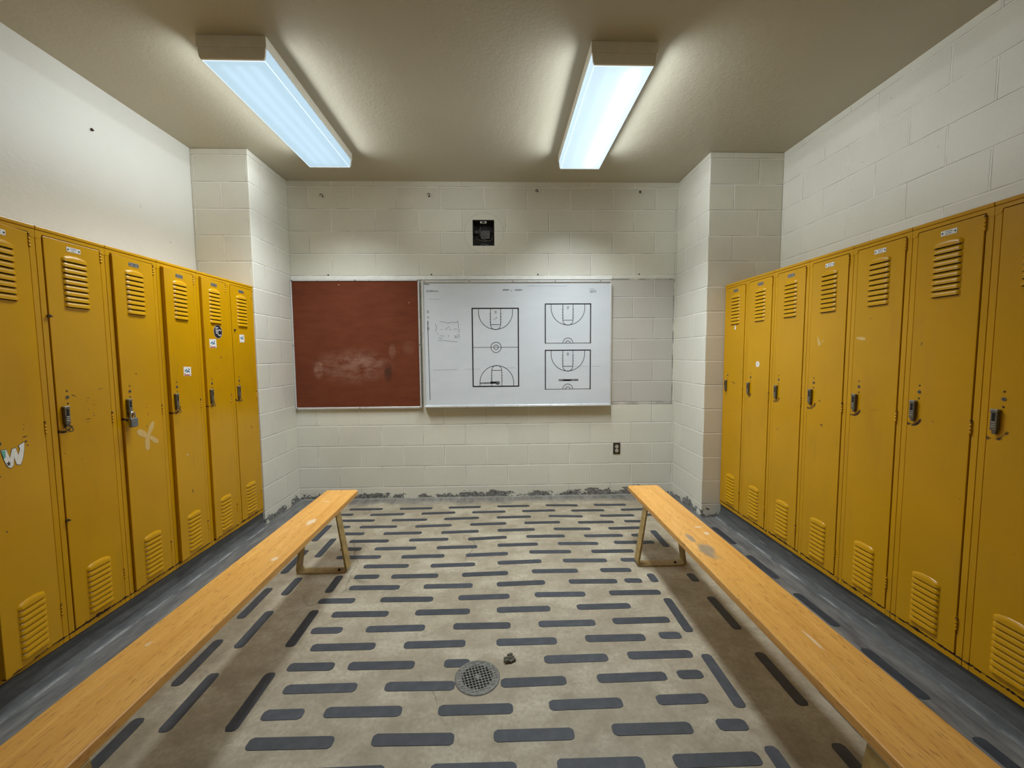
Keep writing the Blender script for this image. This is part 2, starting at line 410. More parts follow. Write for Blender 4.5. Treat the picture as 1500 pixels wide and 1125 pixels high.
def alu_mat():
    k = M('brushed_aluminium')
    n = k.noise(k.scale(k.obj, (2, 2, 40)), 8, 4, 0.6)
    col = k.mix(k.rng(n, 0.3, 0.7), (0.62, 0.63, 0.63, 1), (0.80, 0.81, 0.80, 1))
    d = k.rng(k.noise(k.obj, 18, 4, 0.6), 0.62, 0.70)
    col = k.mix(k.math('MULTIPLY', d, 0.4), col, (0.2, 0.2, 0.19, 1))
    return k.done(k.bsdf(col, 0.38, 0.4, None, 0.5))
YPR = (0.02957, 0.07043, 0.00708)
EXPO = 0.27
ROWS=[
 [(-1.383,-1.081,3.672,-0.016),(-0.927,-0.629,3.669,0.002),(-0.483,-0.187,3.678,0.014),(-0.035,0.262,3.685,0.003),(0.414,0.712,3.684,-0.055),(0.863,1.16,3.674,-0.031)],
 [(-1.596,-1.304,3.552,-0.021),(-1.152,-0.856,3.539,0.02),(-0.706,-0.408,3.549,0.042),(-0.259,0.039,3.555,0.016),(0.188,0.487,3.562,0.016),(0.629,0.926,3.549,-0.016),(1.076,1.381,3.552,0.021)],
 [(-1.371,-1.076,3.414,-0.028),(-0.931,-0.632,3.409,-0.004),(-0.488,-0.19,3.421,0.037),(-0.039,0.258,3.43,0.018),(0.411,0.706,3.428,-0.083),(0.856,1.154,3.421,-0.017),(1.226,1.343,3.425,-0.035)],
 [(-1.321,-1.236,3.288,-0.015),(-1.157,-0.854,3.279,-0.016),(-0.705,-0.408,3.279,0.035),(-0.257,0.042,3.295,0.036),(0.192,0.492,3.303,0.013),(0.64,0.94,3.29,-0.01),(1.031,1.187,3.294,-0.056)],
 [(-1.249,-1.078,3.155,-0.046),(-0.927,-0.628,3.149,0.004),(-0.475,-0.179,3.153,0.039),(-0.03,0.269,3.17,0.022),(0.42,0.717,3.168,-0.038),(0.861,1.148,3.164,0.003)],
 [(-1.147,-0.851,3.021,-0.022),(-0.7,-0.403,3.026,0.013),(-0.254,0.042,3.031,0.069),(0.191,0.49,3.045,-0.014),(0.638,0.938,3.034,-0.014),(1.005,1.096,3.032,-0.019)],
 [(-1.166,-1.015,2.899,-0.031),(-0.919,-0.62,2.894,-0.009),(-0.472,-0.176,2.894,0.013),(-0.029,0.27,2.914,0.024),(0.418,0.716,2.913,-0.034),(0.837,1.137,2.914,-0.023)],
 [(-1.146,-0.839,2.775,-0.019),(-0.696,-0.398,2.768,0.008),(-0.25,0.046,2.776,0.046),(0.197,0.495,2.795,-0.024),(0.638,0.94,2.784,-0.011)],
 [(-0.916,-0.618,2.644,-0.014),(-0.473,-0.177,2.64,0.02),(-0.027,0.27,2.661,0.039),(0.416,0.715,2.662,-0.034),(0.81,0.921,2.658,-0.027)],
 [(-0.933,-0.777,2.518,-0.017),(-0.699,-0.403,2.513,-0.005),(-0.253,0.041,2.52,0.035),(0.195,0.493,2.536,-0.015),(0.639,0.839,2.531,-0.022)],
 [(-0.92,-0.617,2.393,-0.023),(-0.473,-0.177,2.392,-0.002),(-0.031,0.266,2.403,0.036),(0.413,0.711,2.406,-0.027),(0.758,0.865,2.404,-0.042)],
 [(-1.047,-0.841,2.267,-0.016),(-0.696,-0.395,2.265,-0.022),(-0.251,0.044,2.27,0.013),(0.191,0.487,2.278,-0.016),(0.629,0.931,2.278,-0.012)],
 [(-0.92,-0.616,2.14,-0.016),(-0.472,-0.175,2.141,-0.003),(-0.029,0.266,2.147,0.006),(0.414,0.714,2.154,0.004)],
 [(-0.973,-0.816,2.014,-0.014),(-0.696,-0.397,2.015,0.002),(-0.252,0.044,2.018,-0.011),(0.189,0.486,2.02,-0.0),(0.579,0.88,2.028,0.004)],
 [(-0.918,-0.612,1.891,-0.004),(-0.475,-0.179,1.892,0.005),(-0.029,0.266,1.893,0.002),(0.408,0.705,1.901,-0.007),(0.779,0.888,1.909,-0.022)],
 [(-0.966,-0.759,1.769,-0.015),(-0.696,-0.398,1.765,-0.012),(-0.265,-0.149,1.765,-0.014),(0.191,0.486,1.773,0.007),(0.581,0.883,1.782,0.001)],
 [(-0.919,-0.616,1.646,-0.001),(-0.498,-0.203,1.642,-0.02),(-0.02,0.273,1.647,0.014),(0.408,0.711,1.655,0.009),(0.762,0.872,1.661,-0.004)],
 [(-0.939,-0.78,1.524,0.0),(-0.701,-0.398,1.525,-0.017),(-0.255,0.04,1.519,-0.006),(0.184,0.48,1.528,0.008),(0.621,0.829,1.536,0.006)],
 [(-0.924,-0.615,1.403,-0.012),(-0.478,-0.179,1.401,-0.023),(-0.035,0.262,1.403,-0.004),(0.406,0.707,1.411,-0.007),(0.805,0.919,1.416,-0.027)],
 [(-0.699,-0.402,1.285,0.012),(-0.247,0.045,1.283,-0.009),(0.183,0.481,1.285,-0.006),(0.584,0.887,1.287,-0.002)],
]
COLS={
  'inner_left': [(-1.029,2.537,2.351),(-1.028,2.185,1.901),(-1.022,1.741,1.458)] ,
  'mid_left': [(-1.284,3.078,2.786),(-1.278,2.526,2.336),(-1.273,2.189,1.903),(-1.27,1.748,1.464)] ,
  'outer_left': [(-1.419,3.33,3.038),(-1.409,2.897,2.578),(-1.402,2.416,2.128),(-1.396,1.967,1.682),(-1.405,1.529,1.324)] ,
  'inner_right': [(0.942,2.478,2.38),(0.942,2.215,1.929),(0.942,1.777,1.487),(0.944,1.329,1.202)] ,
  'mid_right': [(1.2,3.11,2.83),(1.195,2.471,2.377),(1.197,2.219,1.939),(1.195,1.778,1.487),(1.189,1.33,1.156)] ,
  'outer_right': [(1.336,3.344,3.054),(1.332,2.886,2.607),(1.332,2.449,2.162),(1.336,2.008,1.722),(1.328,1.564,1.336)] ,
  'behind_right': [(1.71,3.144,2.853),(1.708,2.682,2.389),(1.71,2.231,1.939),(1.706,1.783,1.497),(1.713,1.334,1.165)] ,
}
# ------------------------------------------------------------------ the room
MB_BACK = block_wall('block_wall_end', 0, 0.1324, 1.0, ring=True, greypatch=True)
MB_PLF = block_wall('block_pier_left_front', 0, 0.3362)
MB_PLS = block_wall('block_pier_left_side', 1, 0.1398)
MB_PRF = block_wall('block_pier_right_front', 0, 0.3224)
MB_PRS = block_wall('block_pier_right_side', 1, 0.1126)
MB_RIGHT = block_wall('block_wall_right', 1, 0.3206, 0.8, peel=False, paint=(0.75, 0.745, 0.67, 1))
M_PLASTER = plaster_wall(); M_CEIL = ceiling_mat(); M_FLOOR = floor_mat(); M_CURB = curb_mat()

bm = bmesh.new(); box(bm, (WL-.2, YF-.2, -.2), (WR+.2, YB+.2, 0)); structure(finish('floor', bm, M_FLOOR), 'bare concrete floor with grey paint along its edges', 'floor')
bm = bmesh.new(); box(bm, (WL-.2, YF-.2, ZC), (WR+.2, YB+.2, ZC+.2)); structure(finish('ceiling', bm, M_CEIL), 'beige painted ceiling carrying two strip lights', 'ceiling')
bm = bmesh.new(); box(bm, (WL-.2, YF, 0), (WL, YB+.2, ZC)); structure(finish('wall_left', bm, M_PLASTER), 'smooth white wall above the six lockers', 'wall')
bm = bmesh.new(); box(bm, (WR, YF, 0), (WR+.2, YB+.2, ZC)); structure(finish('wall_right', bm, MB_RIGHT), 'white block wall with faint joints above the seven lockers', 'wall')
bm = bmesh.new(); box(bm, (WL-.2, YF-.2, 0), (WR+.2, YF, ZC)); structure(finish('wall_front', bm, MB_RIGHT), 'white block wall facing the boards', 'wall')
HX0, HX1, HZ0, HZ1 = -0.245, -0.040, 2.428, 2.667
bm = bmesh.new()
for lo, hi in (((WL, 0), (HX0, ZC)), ((HX1, 0), (WR, ZC)), ((HX0, 0), (HX1, HZ0)), ((HX0, HZ1), (HX1, ZC))):
    box(bm, (lo[0], YB, lo[1]), (hi[0], YB+.2, hi[1]))
structure(finish('wall_back', bm, MB_BACK), 'cream block wall carrying the two boards, flaking along the floor', 'wall')

def pier(name, x0, x1, mf, ms, label):
    bm = bmesh.new()
    box(bm, (x0, PY, 0), (x1, YB, ZC), 0.006, 0, 2)
    for f in bm.faces:
        f.material_index = 1 if abs(f.normal.x) > 0.7 else 0
    bm.normal_update()
    for f in bm.faces:
        f.material_index = 1 if abs(f.normal.x) > 0.7 else 0
    structure(finish(name, bm, [mf, ms]), label, 'pillar')
pier('column_left', WL+.0005, PLX, MB_PLF, MB_PLS, 'cream block pier at the far end of the six lockers')
pier('column_right', PRX, WR-.0005, MB_PRF, MB_PRS, 'cream block pier at the far end of the seven lockers')

def curb(name, s, wall, front, y0, label):
    # s = direction from wall to room
    bm = bmesh.new()
    f = front - s*0.012
    pts = [(wall, 0.0), (f + s*0.045, 0.0), (f + s*0.036, 0.006), (f + s*0.018, 0.014), (f + s*0.007, 0.03), (f, 0.07), (f, BASE-.002), (wall, BASE-.002)]
    prism(bm, pts, 1, y0, PY-.001)
    bmesh.ops.subdivide_edges(bm, edges=[e for e in bm.edges if abs((e.verts[0].co-e.verts[1].co).y) > 1], cuts=60)
    rr = random.Random(4)
    for v in bm.verts:
        if v.co.z > 0.001 and v.co.z < 0.1 and abs(v.co.x - wall) > .1: v.co.x += rr.uniform(-.001, .001)
    structure(finish(name, bm, M_CURB), label, 'curb')
curb('baseboard_left', 1, WL+.001, LL, 1.20, 'dark grey concrete curb under the six lockers')
curb('baseboard_right', -1, WR-.001, LR, 0.90, 'dark grey concrete curb under the seven lockers')

# ------------------------------------------------------------------ small materials
M_DARK = plain('painted_dark', (0.006, 0.005, 0.004), 0.9)  # near-black colour painted in for the dark inside slots and holes
M_ZINC = plain('worn_zinc', (0.15, 0.135, 0.105), 0.5, 0.5, 0.35, 120, bump=0.3)
M_ZINCL = plain('bright_zinc', (0.27, 0.25, 0.20), 0.45, 0.6, 0.25, 90)
M_STEEL = plain('grey_steel', (0.22, 0.24, 0.27), 0.32, 0.8, 0.15, 60)
M_CHROME = plain('chromed_steel', (0.55, 0.55, 0.55), 0.2, 1.0)
M_RUSTY = plain('rusty_iron', (0.055, 0.036, 0.022), 0.75, 0.2, 0.4, 150, bump=0.5)
M_PLATEW = plain('white_enamel_plate', '#dfe0dc', 0.4, 0, 0.05, 60)
M_PLATEG = plain('bare_metal_plate', (0.33, 0.32, 0.29), 0.4, 0.7, 0.15, 90)
M_INK = plain('blue_black_ink', (0.035, 0.05, 0.10), 0.6)
M_BLACK = plain('black_print', (0.012, 0.012, 0.014), 0.5)
M_SILVER = plain('silver_print', (0.55, 0.56, 0.57), 0.4, 0.3)
M_STICK = plain('white_sticker', '#e6e4de', 0.5, 0, 0.06, 120)
M_SBLUE = plain('blue_print', '#3d7f9e', 0.5)
M_SRED = plain('red_print', '#b4483a', 0.5)
M_RESID = plain('tape_residue', '#cfae6b', 0.7, 0, 0.10, 80)
M_TEAL = plain('teal_print', '#5fae9c', 0.5)
M_DOOR = locker_paint('yellow_door_enamel', True)
M_CAB = locker_paint('yellow_cabinet_enamel', False)

# ------------------------------------------------------------------ lockers
FL = 0.0265                       # width of the door frame
DW = P - 2*FL - 0.003             # door width
DZ0, DZ1 = 0.0315, 1.7985         # door foot and head above the curb
TOP = 1.834
DEPTH = 0.385

def cabinet_mesh():
    bm = bmesh.new(); g = 0.0007; t = 0.002; Pg = P - g
    # shell
    box(bm, (g, 0.022, 0.0), (g+t, DEPTH, TOP)); box(bm, (Pg-t, 0.022, 0.0), (Pg, DEPTH, TOP))
    box(bm, (g+t, DEPTH-t, 0.0), (Pg-t, DEPTH, TOP)); box(bm, (g+t, 0.022, 0.0), (Pg-t, DEPTH-t, t)); box(bm, (g+t, 0.022, TOP-t), (Pg-t, DEPTH-t, TOP))
    box(bm, (g+t, 0.03, 1.50), (Pg-t, DEPTH-t, 1.50+t))       # hat shelf
    # front frame: uprights, sill, head with rounded shoulders, top lip
    box(bm, (g, 0.0, 0.0), (FL-.002, 0.033, 1.79), 0.0013); box(bm, (P-FL+.002, 0.0, 0.0), (Pg, 0.033, 1.79), 0.0013)
    box(bm, (FL-.002, 0.0005, 0.0), (P-FL+.002, 0.022, DZ0-.004), 0.0012)
    def sh(s):
        pts = []
        for i in range(7):
            a = PI/2 * i/6
            pts.append((0.0125 + 0.0125*math.sin(a), 1.7835 + 0.0165*(1-math.cos(a))))
        return [(x if s < 0 else P-x, z) for x, z in pts]
    poly = [(g, 1.816), (g, 1.7835)] + sh(-1) + [(FL, 1.802), (P-FL, 1.802)] + sh(1)[::-1] + [(Pg, 1.7835), (Pg, 1.816)]
    clean = []
    for p in poly:
        if not clean or (abs(p[0]-clean[-1][0]) + abs(p[1]-clean[-1][1])) > 1e-4: clean.append(p)
    prism(bm, clean, 1, -0.0015, 0.02)
    box(bm, (g, -0.004, 1.8175), (Pg, 0.022, TOP), 0.0035, 0, 2)
    # rebate behind the door
    box(bm, (FL-.002, 0.0305, DZ0-.004), (FL+.012, 0.0325, 1.80)); box(bm, (P-FL-.012, 0.0305, DZ0-.004), (P-FL+.002, 0.0325, 1.80))
    me = bpy.data.meshes.new('cabinet'); bm.to_mesh(me); bm.free(); me.materials.append(M_CAB)
    return me

def door_mesh():
    """Origin at the hinge edge; the leaf runs towards -x, front face at y = -0.003."""
    bm = bmesh.new(); th = 0.032; yf = -0.003
    box(bm, (-DW, yf, DZ0), (0, yf+th, DZ1), 0.0022, 0, 2)
    cx = -DW/2
    def louver(z0, h, w, arch):
        nx = 14; prof = ((0.0, 1.0), (0.55, 0.84), (0.92, 0.45), (1.0, 0.0))
        rows = []
        for q, (d, zz) in enumerate(prof):
            row = []
            for i in range(nx+1):
                t = i/nx; e = min(1.0, min(t, 1-t)/0.10); e = math.sin(e*PI/2)
                top = h*(0.45 + 0.55*math.sqrt(max(0, min(1, min(t, 1-t)/0.34)))) if arch else h*(0.55+0.45*e)
                row.append(bm.verts.new((cx - w/2 + w*t, yf - 0.0002 - d*0.0092*e, z0 + zz*top)))
            rows.append(row)
        for a in range(3):
            for i in range(nx):
                f = bm.faces.new((rows[a][i], rows[a][i+1], rows[a+1][i+1], rows[a+1][i])); f.smooth = True
        # dark sheet behind the hood, painting the shade of an uncut slot
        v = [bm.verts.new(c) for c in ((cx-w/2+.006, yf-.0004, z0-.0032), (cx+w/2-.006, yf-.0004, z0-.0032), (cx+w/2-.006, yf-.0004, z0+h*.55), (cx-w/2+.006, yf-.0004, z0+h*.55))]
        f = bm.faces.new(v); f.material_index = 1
    for k in range(9):
        louver(1.5065 + 0.0255*k, 0.021 if k < 8 else 0.030, 0.116, k == 8)
        louver(0.0640 + 0.0255*k, 0.021 if k < 8 else 0.030, 0.120, k == 8)
    bmesh.ops.recalc_face_normals(bm, faces=[f for f in bm.faces if f.material_index == 0])
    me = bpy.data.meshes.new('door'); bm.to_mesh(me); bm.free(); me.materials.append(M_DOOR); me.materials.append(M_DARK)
    return me

def X(xl): return xl - (P - FL - 0.0015)        # locker x -> door-local x

def handle_mesh():
    bm = bmesh.new(); x0, x1 = X(.0455), X(.0675); y = -0.003
    box(bm, (x0, y-.014, .978), (x1, y, 1.056), 0.002, 0, 2)              # pull housing
    box(bm, (x0-.0015, y-.0155, 1.050), (x1+.0015, y, 1.0585), 0.0012, 1) # bright upper lip
    for z in (0.990, 0.999, 1.008):                                      # worn ridges at its foot
        box(bm, (x0+.003, y-.0158, z), (x1-.003, y-.0135, z+.004), 0.0008, 1)
    box(bm, (x0+.006, y-.0146, 1.014), (x1-.006, y-.0138, 1.045), 0, 2)   # dark plate painting the shade of a finger recess
    box(bm, (X(.050), y-.011, .965), (X(.064), y, .980), 0.0015, 0)       # hasp tongue
    me = bpy.data.meshes.new('latch_handle'); bm.to_mesh(me); bm.free()
    for m in (M_ZINC, M_ZINCL, M_DARK): me.materials.append(m)
    return me

def staple_mesh():
    bm = bmesh.new(); y = -0.003
    pts = [(X(.050), y, .968), (X(.047), y-.012, .958), (X(.050), y-.019, .947), (X(.060), y-.021, .943), (X(.070), y-.019, .947), (X(.073), y-.012, .958), (X(.073), y, .972)]
    tube(bm, pts, 0.0023, 6)
    me = bpy.data.meshes.new('padlock_loop'); bm.to_mesh(me); bm.free(); me.materials.append(M_RUSTY)
    return me

def plug_mesh():
    bm = bmesh.new(); y = -0.003
    disc(bm, (X(.0735), 1.098), 0.0075, 1, y-.0018, y, 18, 0)
    disc(bm, (X(.0735), 1.098), 0.0028, 1, y-.0022, y-.0017, 8, 1)
    disc(bm, (X(.0735), 1.126), 0.0038, 1, y-.0012, y, 12, 2)
    disc(bm, (X(.0735), 1.069), 0.0038, 1, y-.0012, y, 12, 2)
    me = bpy.data.meshes.new('lock_plug'); bm.to_mesh(me); bm.free()
    for m in (M_ZINC, M_DARK, M_RUSTY): me.materials.append(m)
    return me

def plate_mesh(seed, mat):
    bm = bmesh.new(); r = random.Random(seed); y = -0.003; cx = -DW/2; z0, z1 = 1.7565, 1.7775
    box(bm, (cx-.031, y-.0012, z0), (cx+.031, y, z1), 0.0005, 0)
    for s in (-1, 1): disc(bm, (cx + s*.024, (z0+z1)/2), 0.0034, 1, y-.0024, y-.001, 10, 2)
    # two rows of small worn characters
    x = cx - .014
    while x < cx + .013:
        w = r.uniform(.0012, .0024); box(bm, (x, y-.0014, z1-.0075), (x+w, y-.0011, z1-.0040 + r.uniform(-.0008, .0008)), 0, 1); x += w + .0009
    x = cx - .011
    for q in range(4):
        a = r.random(); b = z0 + .003; t = b + .0068; w = .0042
        box(bm, (x, y-.0014, b), (x+.0012, y-.0011, t), 0, 1)
        if a > .25: box(bm, (x, y-.0014, t-.0012), (x+w, y-.0011, t), 0, 1)
        if a > .4: box(bm, (x+w-.0012, y-.0014, b + (.003 if a < .7 else 0)), (x+w, y-.0011, t), 0, 1)
        if a > .55: box(bm, (x, y-.0014, b), (x+w, y-.0011, b+.0012), 0, 1)
        x += .0057
    me = bpy.data.meshes.new('number_plate'); bm.to_mesh(me); bm.free()
    for m in (mat, M_INK, M_RUSTY): me.materials.append(m)
    return me

def hinge_mesh():
    bm = bmesh.new()
    for k in range(4):
        z = -0.028 + k*0.0145
        tube(bm, [(0, 0, z), (0, 0, z+.0125)], 0.0042, 8)
    box(bm, (-.0012, 0.0, -.03), (.0012, .012, .03))
    me = bpy.data.meshes.new('hinge'); bm.to_mesh(me); bm.free(); me.materials.append(M_CAB)
    return me

ME_CAB, ME_DOOR, ME_HAND, ME_STAP, ME_PLUG, ME_HINGE = cabinet_mesh(), door_mesh(), handle_mesh(), staple_mesh(), plug_mesh(), hinge_mesh()

def mk(name, me, parent, loc=(0, 0, 0)):
    o = bpy.data.objects.new(name, me); o.location = loc
    return link(o, parent)

def locker(side, kidx, label, ajar=0.0, plate='w', loop=False):
    if side == 'L': loc, rz = (LL, LY - P*(kidx+1), BASE), PI/2
    else: loc, rz = (LR, LY - P*kidx, BASE), -PI/2
    t = root('locker', label, 'locker', loc, rz, 'yellow lockers along the left wall' if side == 'L' else 'yellow lockers along the right wall')
    mk('cabinet', ME_CAB, t)
    d = mk('door', ME_DOOR, t, (P - FL - 0.0015, 0, 0)); d.rotation_euler = (0, 0, math.asin(ajar/DW) if ajar else 0)
    h = mk('latch_handle', ME_HAND, d); mk('lock_plug', ME_PLUG, d)
    if loop: mk('padlock_loop', ME_STAP, d)
    mk('number_plate', plate_mesh(kidx*7 + (3 if side == 'L' else 90), M_PLATEW if plate == 'w' else M_PLATEG), d)
    for z in (1.765, 0.975, 0.16): mk('hinge', ME_HINGE, t, (P - FL + 0.0005, -0.003, z))
    return t, d

Lk, Rk = {}, {}
for k, lab, aj, pl, lp in (
    (5, 'yellow locker with a big white W sticker on its door', .040, 'w', True),
    (4, 'yellow locker between the W sticker locker and the padlocked one, scraped under its latch', 0, 'w', True),
    (3, 'yellow locker held shut by a grey padlock, with a pale cross of tape residue', .008, 'g', False),
    (2, 'yellow locker standing ajar with one white sticker halfway up its door', .016, 'g', True),
    (1, 'yellow locker with a round black EC sticker under its upper vents', .012, 'g', True),
    (0, 'yellow locker beside the block pier with one small white sticker below its vents', 0, 'g', True)):
    Lk[k] = locker('L', k, lab, aj, pl, lp)
for k, lab, pl in (
    (0, 'yellow locker right against the pier with a pale peeled spot under its vents', 'g'),
    (1, 'yellow locker with a small round white sticker above its latch', 'g'),
    (2, 'unmarked yellow locker between the round sticker locker and the scuffed one', 'g'),
    (3, 'yellow locker with a pale scraped patch below its upper vents, fourth from the pier', 'w'),
    (4, 'yellow locker with a short white scuff high by its latch edge, fifth from the pier', 'w'),
    (5, 'yellow locker with a clean white number plate, sixth from the pier', 'w'),
    (6, 'yellow locker cut off by the picture edge, seventh and last from the pier', 'w')):
    Rk[k] = locker('R', k, lab, 0, pl, False)

# ---- things stuck on the doors (they move with the door)
YS = -0.003
def flat(name, door, polys, label=None):
    """polys: list of (outline in locker x,z; front offset in mm; material)."""
    bm = bmesh.new(); mats = []
    for pts, off, m in polys:
        if m not in mats: mats.append(m)
        prism(bm, [(X(a), b) for a, b in pts], 1, YS - off*0.001, YS + 0.0004 if off < .9 else YS - 0.0003, mats.index(m))
    o = finish(name, bm, mats, door)
    if label: o['label'] = label
    return o
def rect(cx, cz, w, h, a=0.0):
    c, s = math.cos(a), math.sin(a)
    return [(cx + x*c - z*s, cz + x*s + z*c) for x, z in ((-w/2, -h/2), (w/2, -h/2), (w/2, h/2), (-w/2, h/2))]
def circ(cx, cz, r, n=24): return [(cx + r*math.cos(2*PI*i/n), cz + r*math.sin(2*PI*i/n)) for i in range(n)]
def name_sticker(door, cx, cz, w, h, a, red=True):
    ps = [(rect(cx, cz, w, h, a), .7, M_STICK)]
    c, s = math.cos(a), math.sin(a)
    def q(x, z, ww, hh, m, da=0): ps.append((rect(cx + x*c - z*s, cz + x*s + z*c, ww, hh, a + da), 1.0, m))
    q(-w*.2, h*.10, w*.34, h*.16, M_SBLUE, .5); q(w*.14, h*.0, w*.36, h*.15, M_SBLUE, -.35); q(w*.22, h*.22, w*.16, h*.16, M_INK, .3); q(-w*.05, -h*.06, w*.2, h*.12, M_INK, .2)
    if red: q(-w*.05, -h*.40, w*.8, h*.12, M_SRED, 0); q(-w*.35, -h*.24, w*.1, h*.1, M_SRED)
    flat('sticker', door, ps, 'white sticker with blue scribble')
name_sticker(Lk[2][1], .172, 1.187, .066, .056, -.05)
name_sticker(Lk[1][1], .108, 1.367, .070, .058, .04)
name_sticker(Lk[0][1], .133, 1.414, .056, .058, .02, False)

def glyph(ch, cx, cz, size, depth):
    cu = bpy.data.curves.new('glyph', 'FONT'); cu.body = ch; cu.size = size; cu.align_x = 'CENTER'; cu.align_y = 'CENTER'; cu.offset = 0.0016; cu.extrude = depth; cu.resolution_u = 6
    o = bpy.data.objects.new('glyph', cu); C.objects.link(o)
    bpy.context.view_layer.update()
    me = bpy.data.meshes.new_from_object(o.evaluated_get(bpy.context.evaluated_depsgraph_get()))
    bpy.data.objects.remove(o); bpy.data.curves.remove(cu)
    me.transform(Matrix.Translation((cx, 0, cz)) @ Matrix.Rotation(PI/2, 4, 'X'))
    return me
d = Lk[1][1]
s = flat('sticker', d, [(circ(.168, 1.449, .046), .7, M_SILVER), (circ(.168, 1.449, .0435), .95, M_BLACK)], 'round black sticker with silver letters')
bm = bmesh.new()
for ch, dx, dz in (('E', -.012, .006), ('C', .012, -.008)):
    me = glyph(ch, X(.168) + dx, 1.449 + dz, .062, .0002)
    me.transform(Matrix.Translation((0, YS - .0013, 0))); bm.from_mesh(me); bpy.data.meshes.remove(me)
n0 = len(bm.faces)
for f in bm.faces: f.material_index = 0
sm = bmesh.new(); sm.from_mesh(s.data)
for f in bm.faces: f.material_index = 0
tmp = bpy.data.meshes.new('t'); bm.to_mesh(tmp); bm.free()
sm.from_mesh(tmp); bpy.data.meshes.remove(tmp); sm.to_mesh(s.data); sm.free()

# pale cross of old tape
d = Lk[3][1]
def lobe(x0, z0, x1, z1, w):
    dx, dz = x1-x0, z1-z0; L = math.hypot(dx, dz); ux, uz = dx/L, dz/L; pts = []
    for t, ww in ((0, .42), (.3, .8), (.62, 1), (.86, .82), (.97, .45)): pts.append((x0+dx*t - uz*w*ww/2, z0+dz*t + ux*w*ww/2))
    for t, ww in ((1.0, .1), (.92, .65), (.7, .95), (.4, .85), (.1, .5)): pts.append((x0+dx*t + uz*w*ww/2, z0+dz*t - ux*w*ww/2))
    return pts
flat('tape_residue', d, [(lobe(.165, .835, .212, .915, .030), .5, M_RESID), (lobe(.17, .838, .100, .882, .038), .55, M_RESID), (lobe(.16, .85, .160, .762, .034), .6, M_RESID), (lobe(.165, .845, .235, .790, .028), .65, M_RESID)], 'pale tape residue in a cross')
flat('paint_chip', Lk[2][1], [(circ(.127, .670, .0045, 9), .5, M_STICK)], 'white fleck')

# W sticker: dark rim, white letter, dark star
Wp = [(.109,.925),(.130,.919),(.139,.888),(.146,.918),(.164,.919),(.171,.892),(.179,.907),(.175,.925),(.201,.935),(.198,.904),(.189,.867),(.177,.845),(.161,.852),(.154,.889),(.152,.850),(.139,.841),(.126,.852),(.118,.868),(.110,.890)]
Wp = [(.104,.922),(.128,.921),(.138,.885),(.147,.918),(.165,.920),(.1715,.889),(.178,.9085),(.174,.926),(.202,.936),(.199,.904),(.190,.867),(.178,.844),(.160,.850),(.154,.882),(.151,.849),(.139,.840),(.124,.850),(.113,.880)]
Wp = [(q-.018, w_) for q, w_ in Wp]
cw = (.136, .886)
Wi = [(cw[0] + (a-cw[0])*.93, cw[1] + (b-cw[1])*.93) for a, b in Wp]
def inset(pts, dd):
    n = len(pts); out = []
    A = sum(pts[i][0]*pts[(i+1) % n][1] - pts[(i+1) % n][0]*pts[i][1] for i in range(n)); sg = 1 if A > 0 else -1
    for i in range(n):
        p, q, r = pts[i-1], pts[i], pts[(i+1) % n]
        n1 = Vector((-(q[1]-p[1]), q[0]-p[0])).normalized()*sg; n2 = Vector((-(r[1]-q[1]), r[0]-q[0])).normalized()*sg
        b = (n1+n2); b = b/max(.45, b.length_squared/2) if b.length > 1e-6 else n1
        out.append((q[0] + b.x*dd*.9, q[1] + b.y*dd*.9))
    return out
star = []
for i in range(10):
    rr = .0125 if i % 2 == 0 else .0048
    star.append((.113 + rr*.8*math.sin(2*PI*i/10), .862 + rr*math.cos(2*PI*i/10)))
flat('sticker', Lk[5][1], [(Wp, .6, M_BLACK), (inset(Wp, .0024), .95, M_STICK), ([(.090,.918),(.104,.917),(.104,.89),(.096,.885)], 1.2, M_TEAL), (star, 1.35, M_BLACK)], 'white W sticker with dark rim and star')

# bare rusty chips and scratches on the two near left doors
def chips(door, lst):
    for x, z, w_, h_, a_ in lst:
        r_ = random.Random(int(x*9999 + z*777)); n_ = 9
        pts = [(x + (w_/2*math.cos(2*PI*i/n_)*math.cos(a_) - h_/2*math.sin(2*PI*i/n_)*math.sin(a_))*r_.uniform(.6, 1.15), z + (w_/2*math.cos(2*PI*i/n_)*math.sin(a_) + h_/2*math.sin(2*PI*i/n_)*math.cos(a_))*r_.uniform(.6, 1.15)) for i in range(n_)]
        flat('paint_chip', door, [(pts, .25, M_RUSTY)], 'bare rusty chip')
chips(Lk[5][1], [(.187,1.005,.006,.005,0),(.184,.985,.005,.005,0),(.188,.955,.026,.005,.1),(.190,.935,.010,.010,0),(.196,.918,.008,.007,0),(.072,.965,.020,.060,.1),(.085,.945,.008,.02,0),(.078,.82,.008,.006,0),(.083,.60,.010,.006,.2)])
chips(Lk[4][1], [(.160,.985,.030,.004,.05),(.158,.972,.018,.003,.2),(.187,.997,.016,.004,.4),(.185,1.01,.006,.004,0),(.163,1.03,.006,.006,0),(.162,1.07,.004,.005,0),(.167,1.085,.014,.003,-.1),(.105,1.10,.030,.003,-.5),(.192,1.05,.010,.003,0)])
chips(Lk[3][1], [(.172,1.000,.012,.003,0),(.178,.968,.010,.004,0),(.178,.955,.008,.004,0),(.165,.895,.008,.008,0)])
chips(Rk[6][1], [(.190,.905,.005,.005,0)])
chips(Rk[5][1], [(.136,.975,.008,.005,.1),(.07,1.31,.004,.018,-.3)])
chips(Rk[4][1], [(.150,.985,.006,.004,0),(.163,.988,.006,.005,0),(.175,.992,.005,.004,0),(.186,.990,.005,.004,0)])
chips(Rk[2][1], [(.08,.765,.022,.006,-.2)])
chips(Lk[2][1], [(.20,.985,.010,.004,0),(.155,.43,.008,.030,.2)])
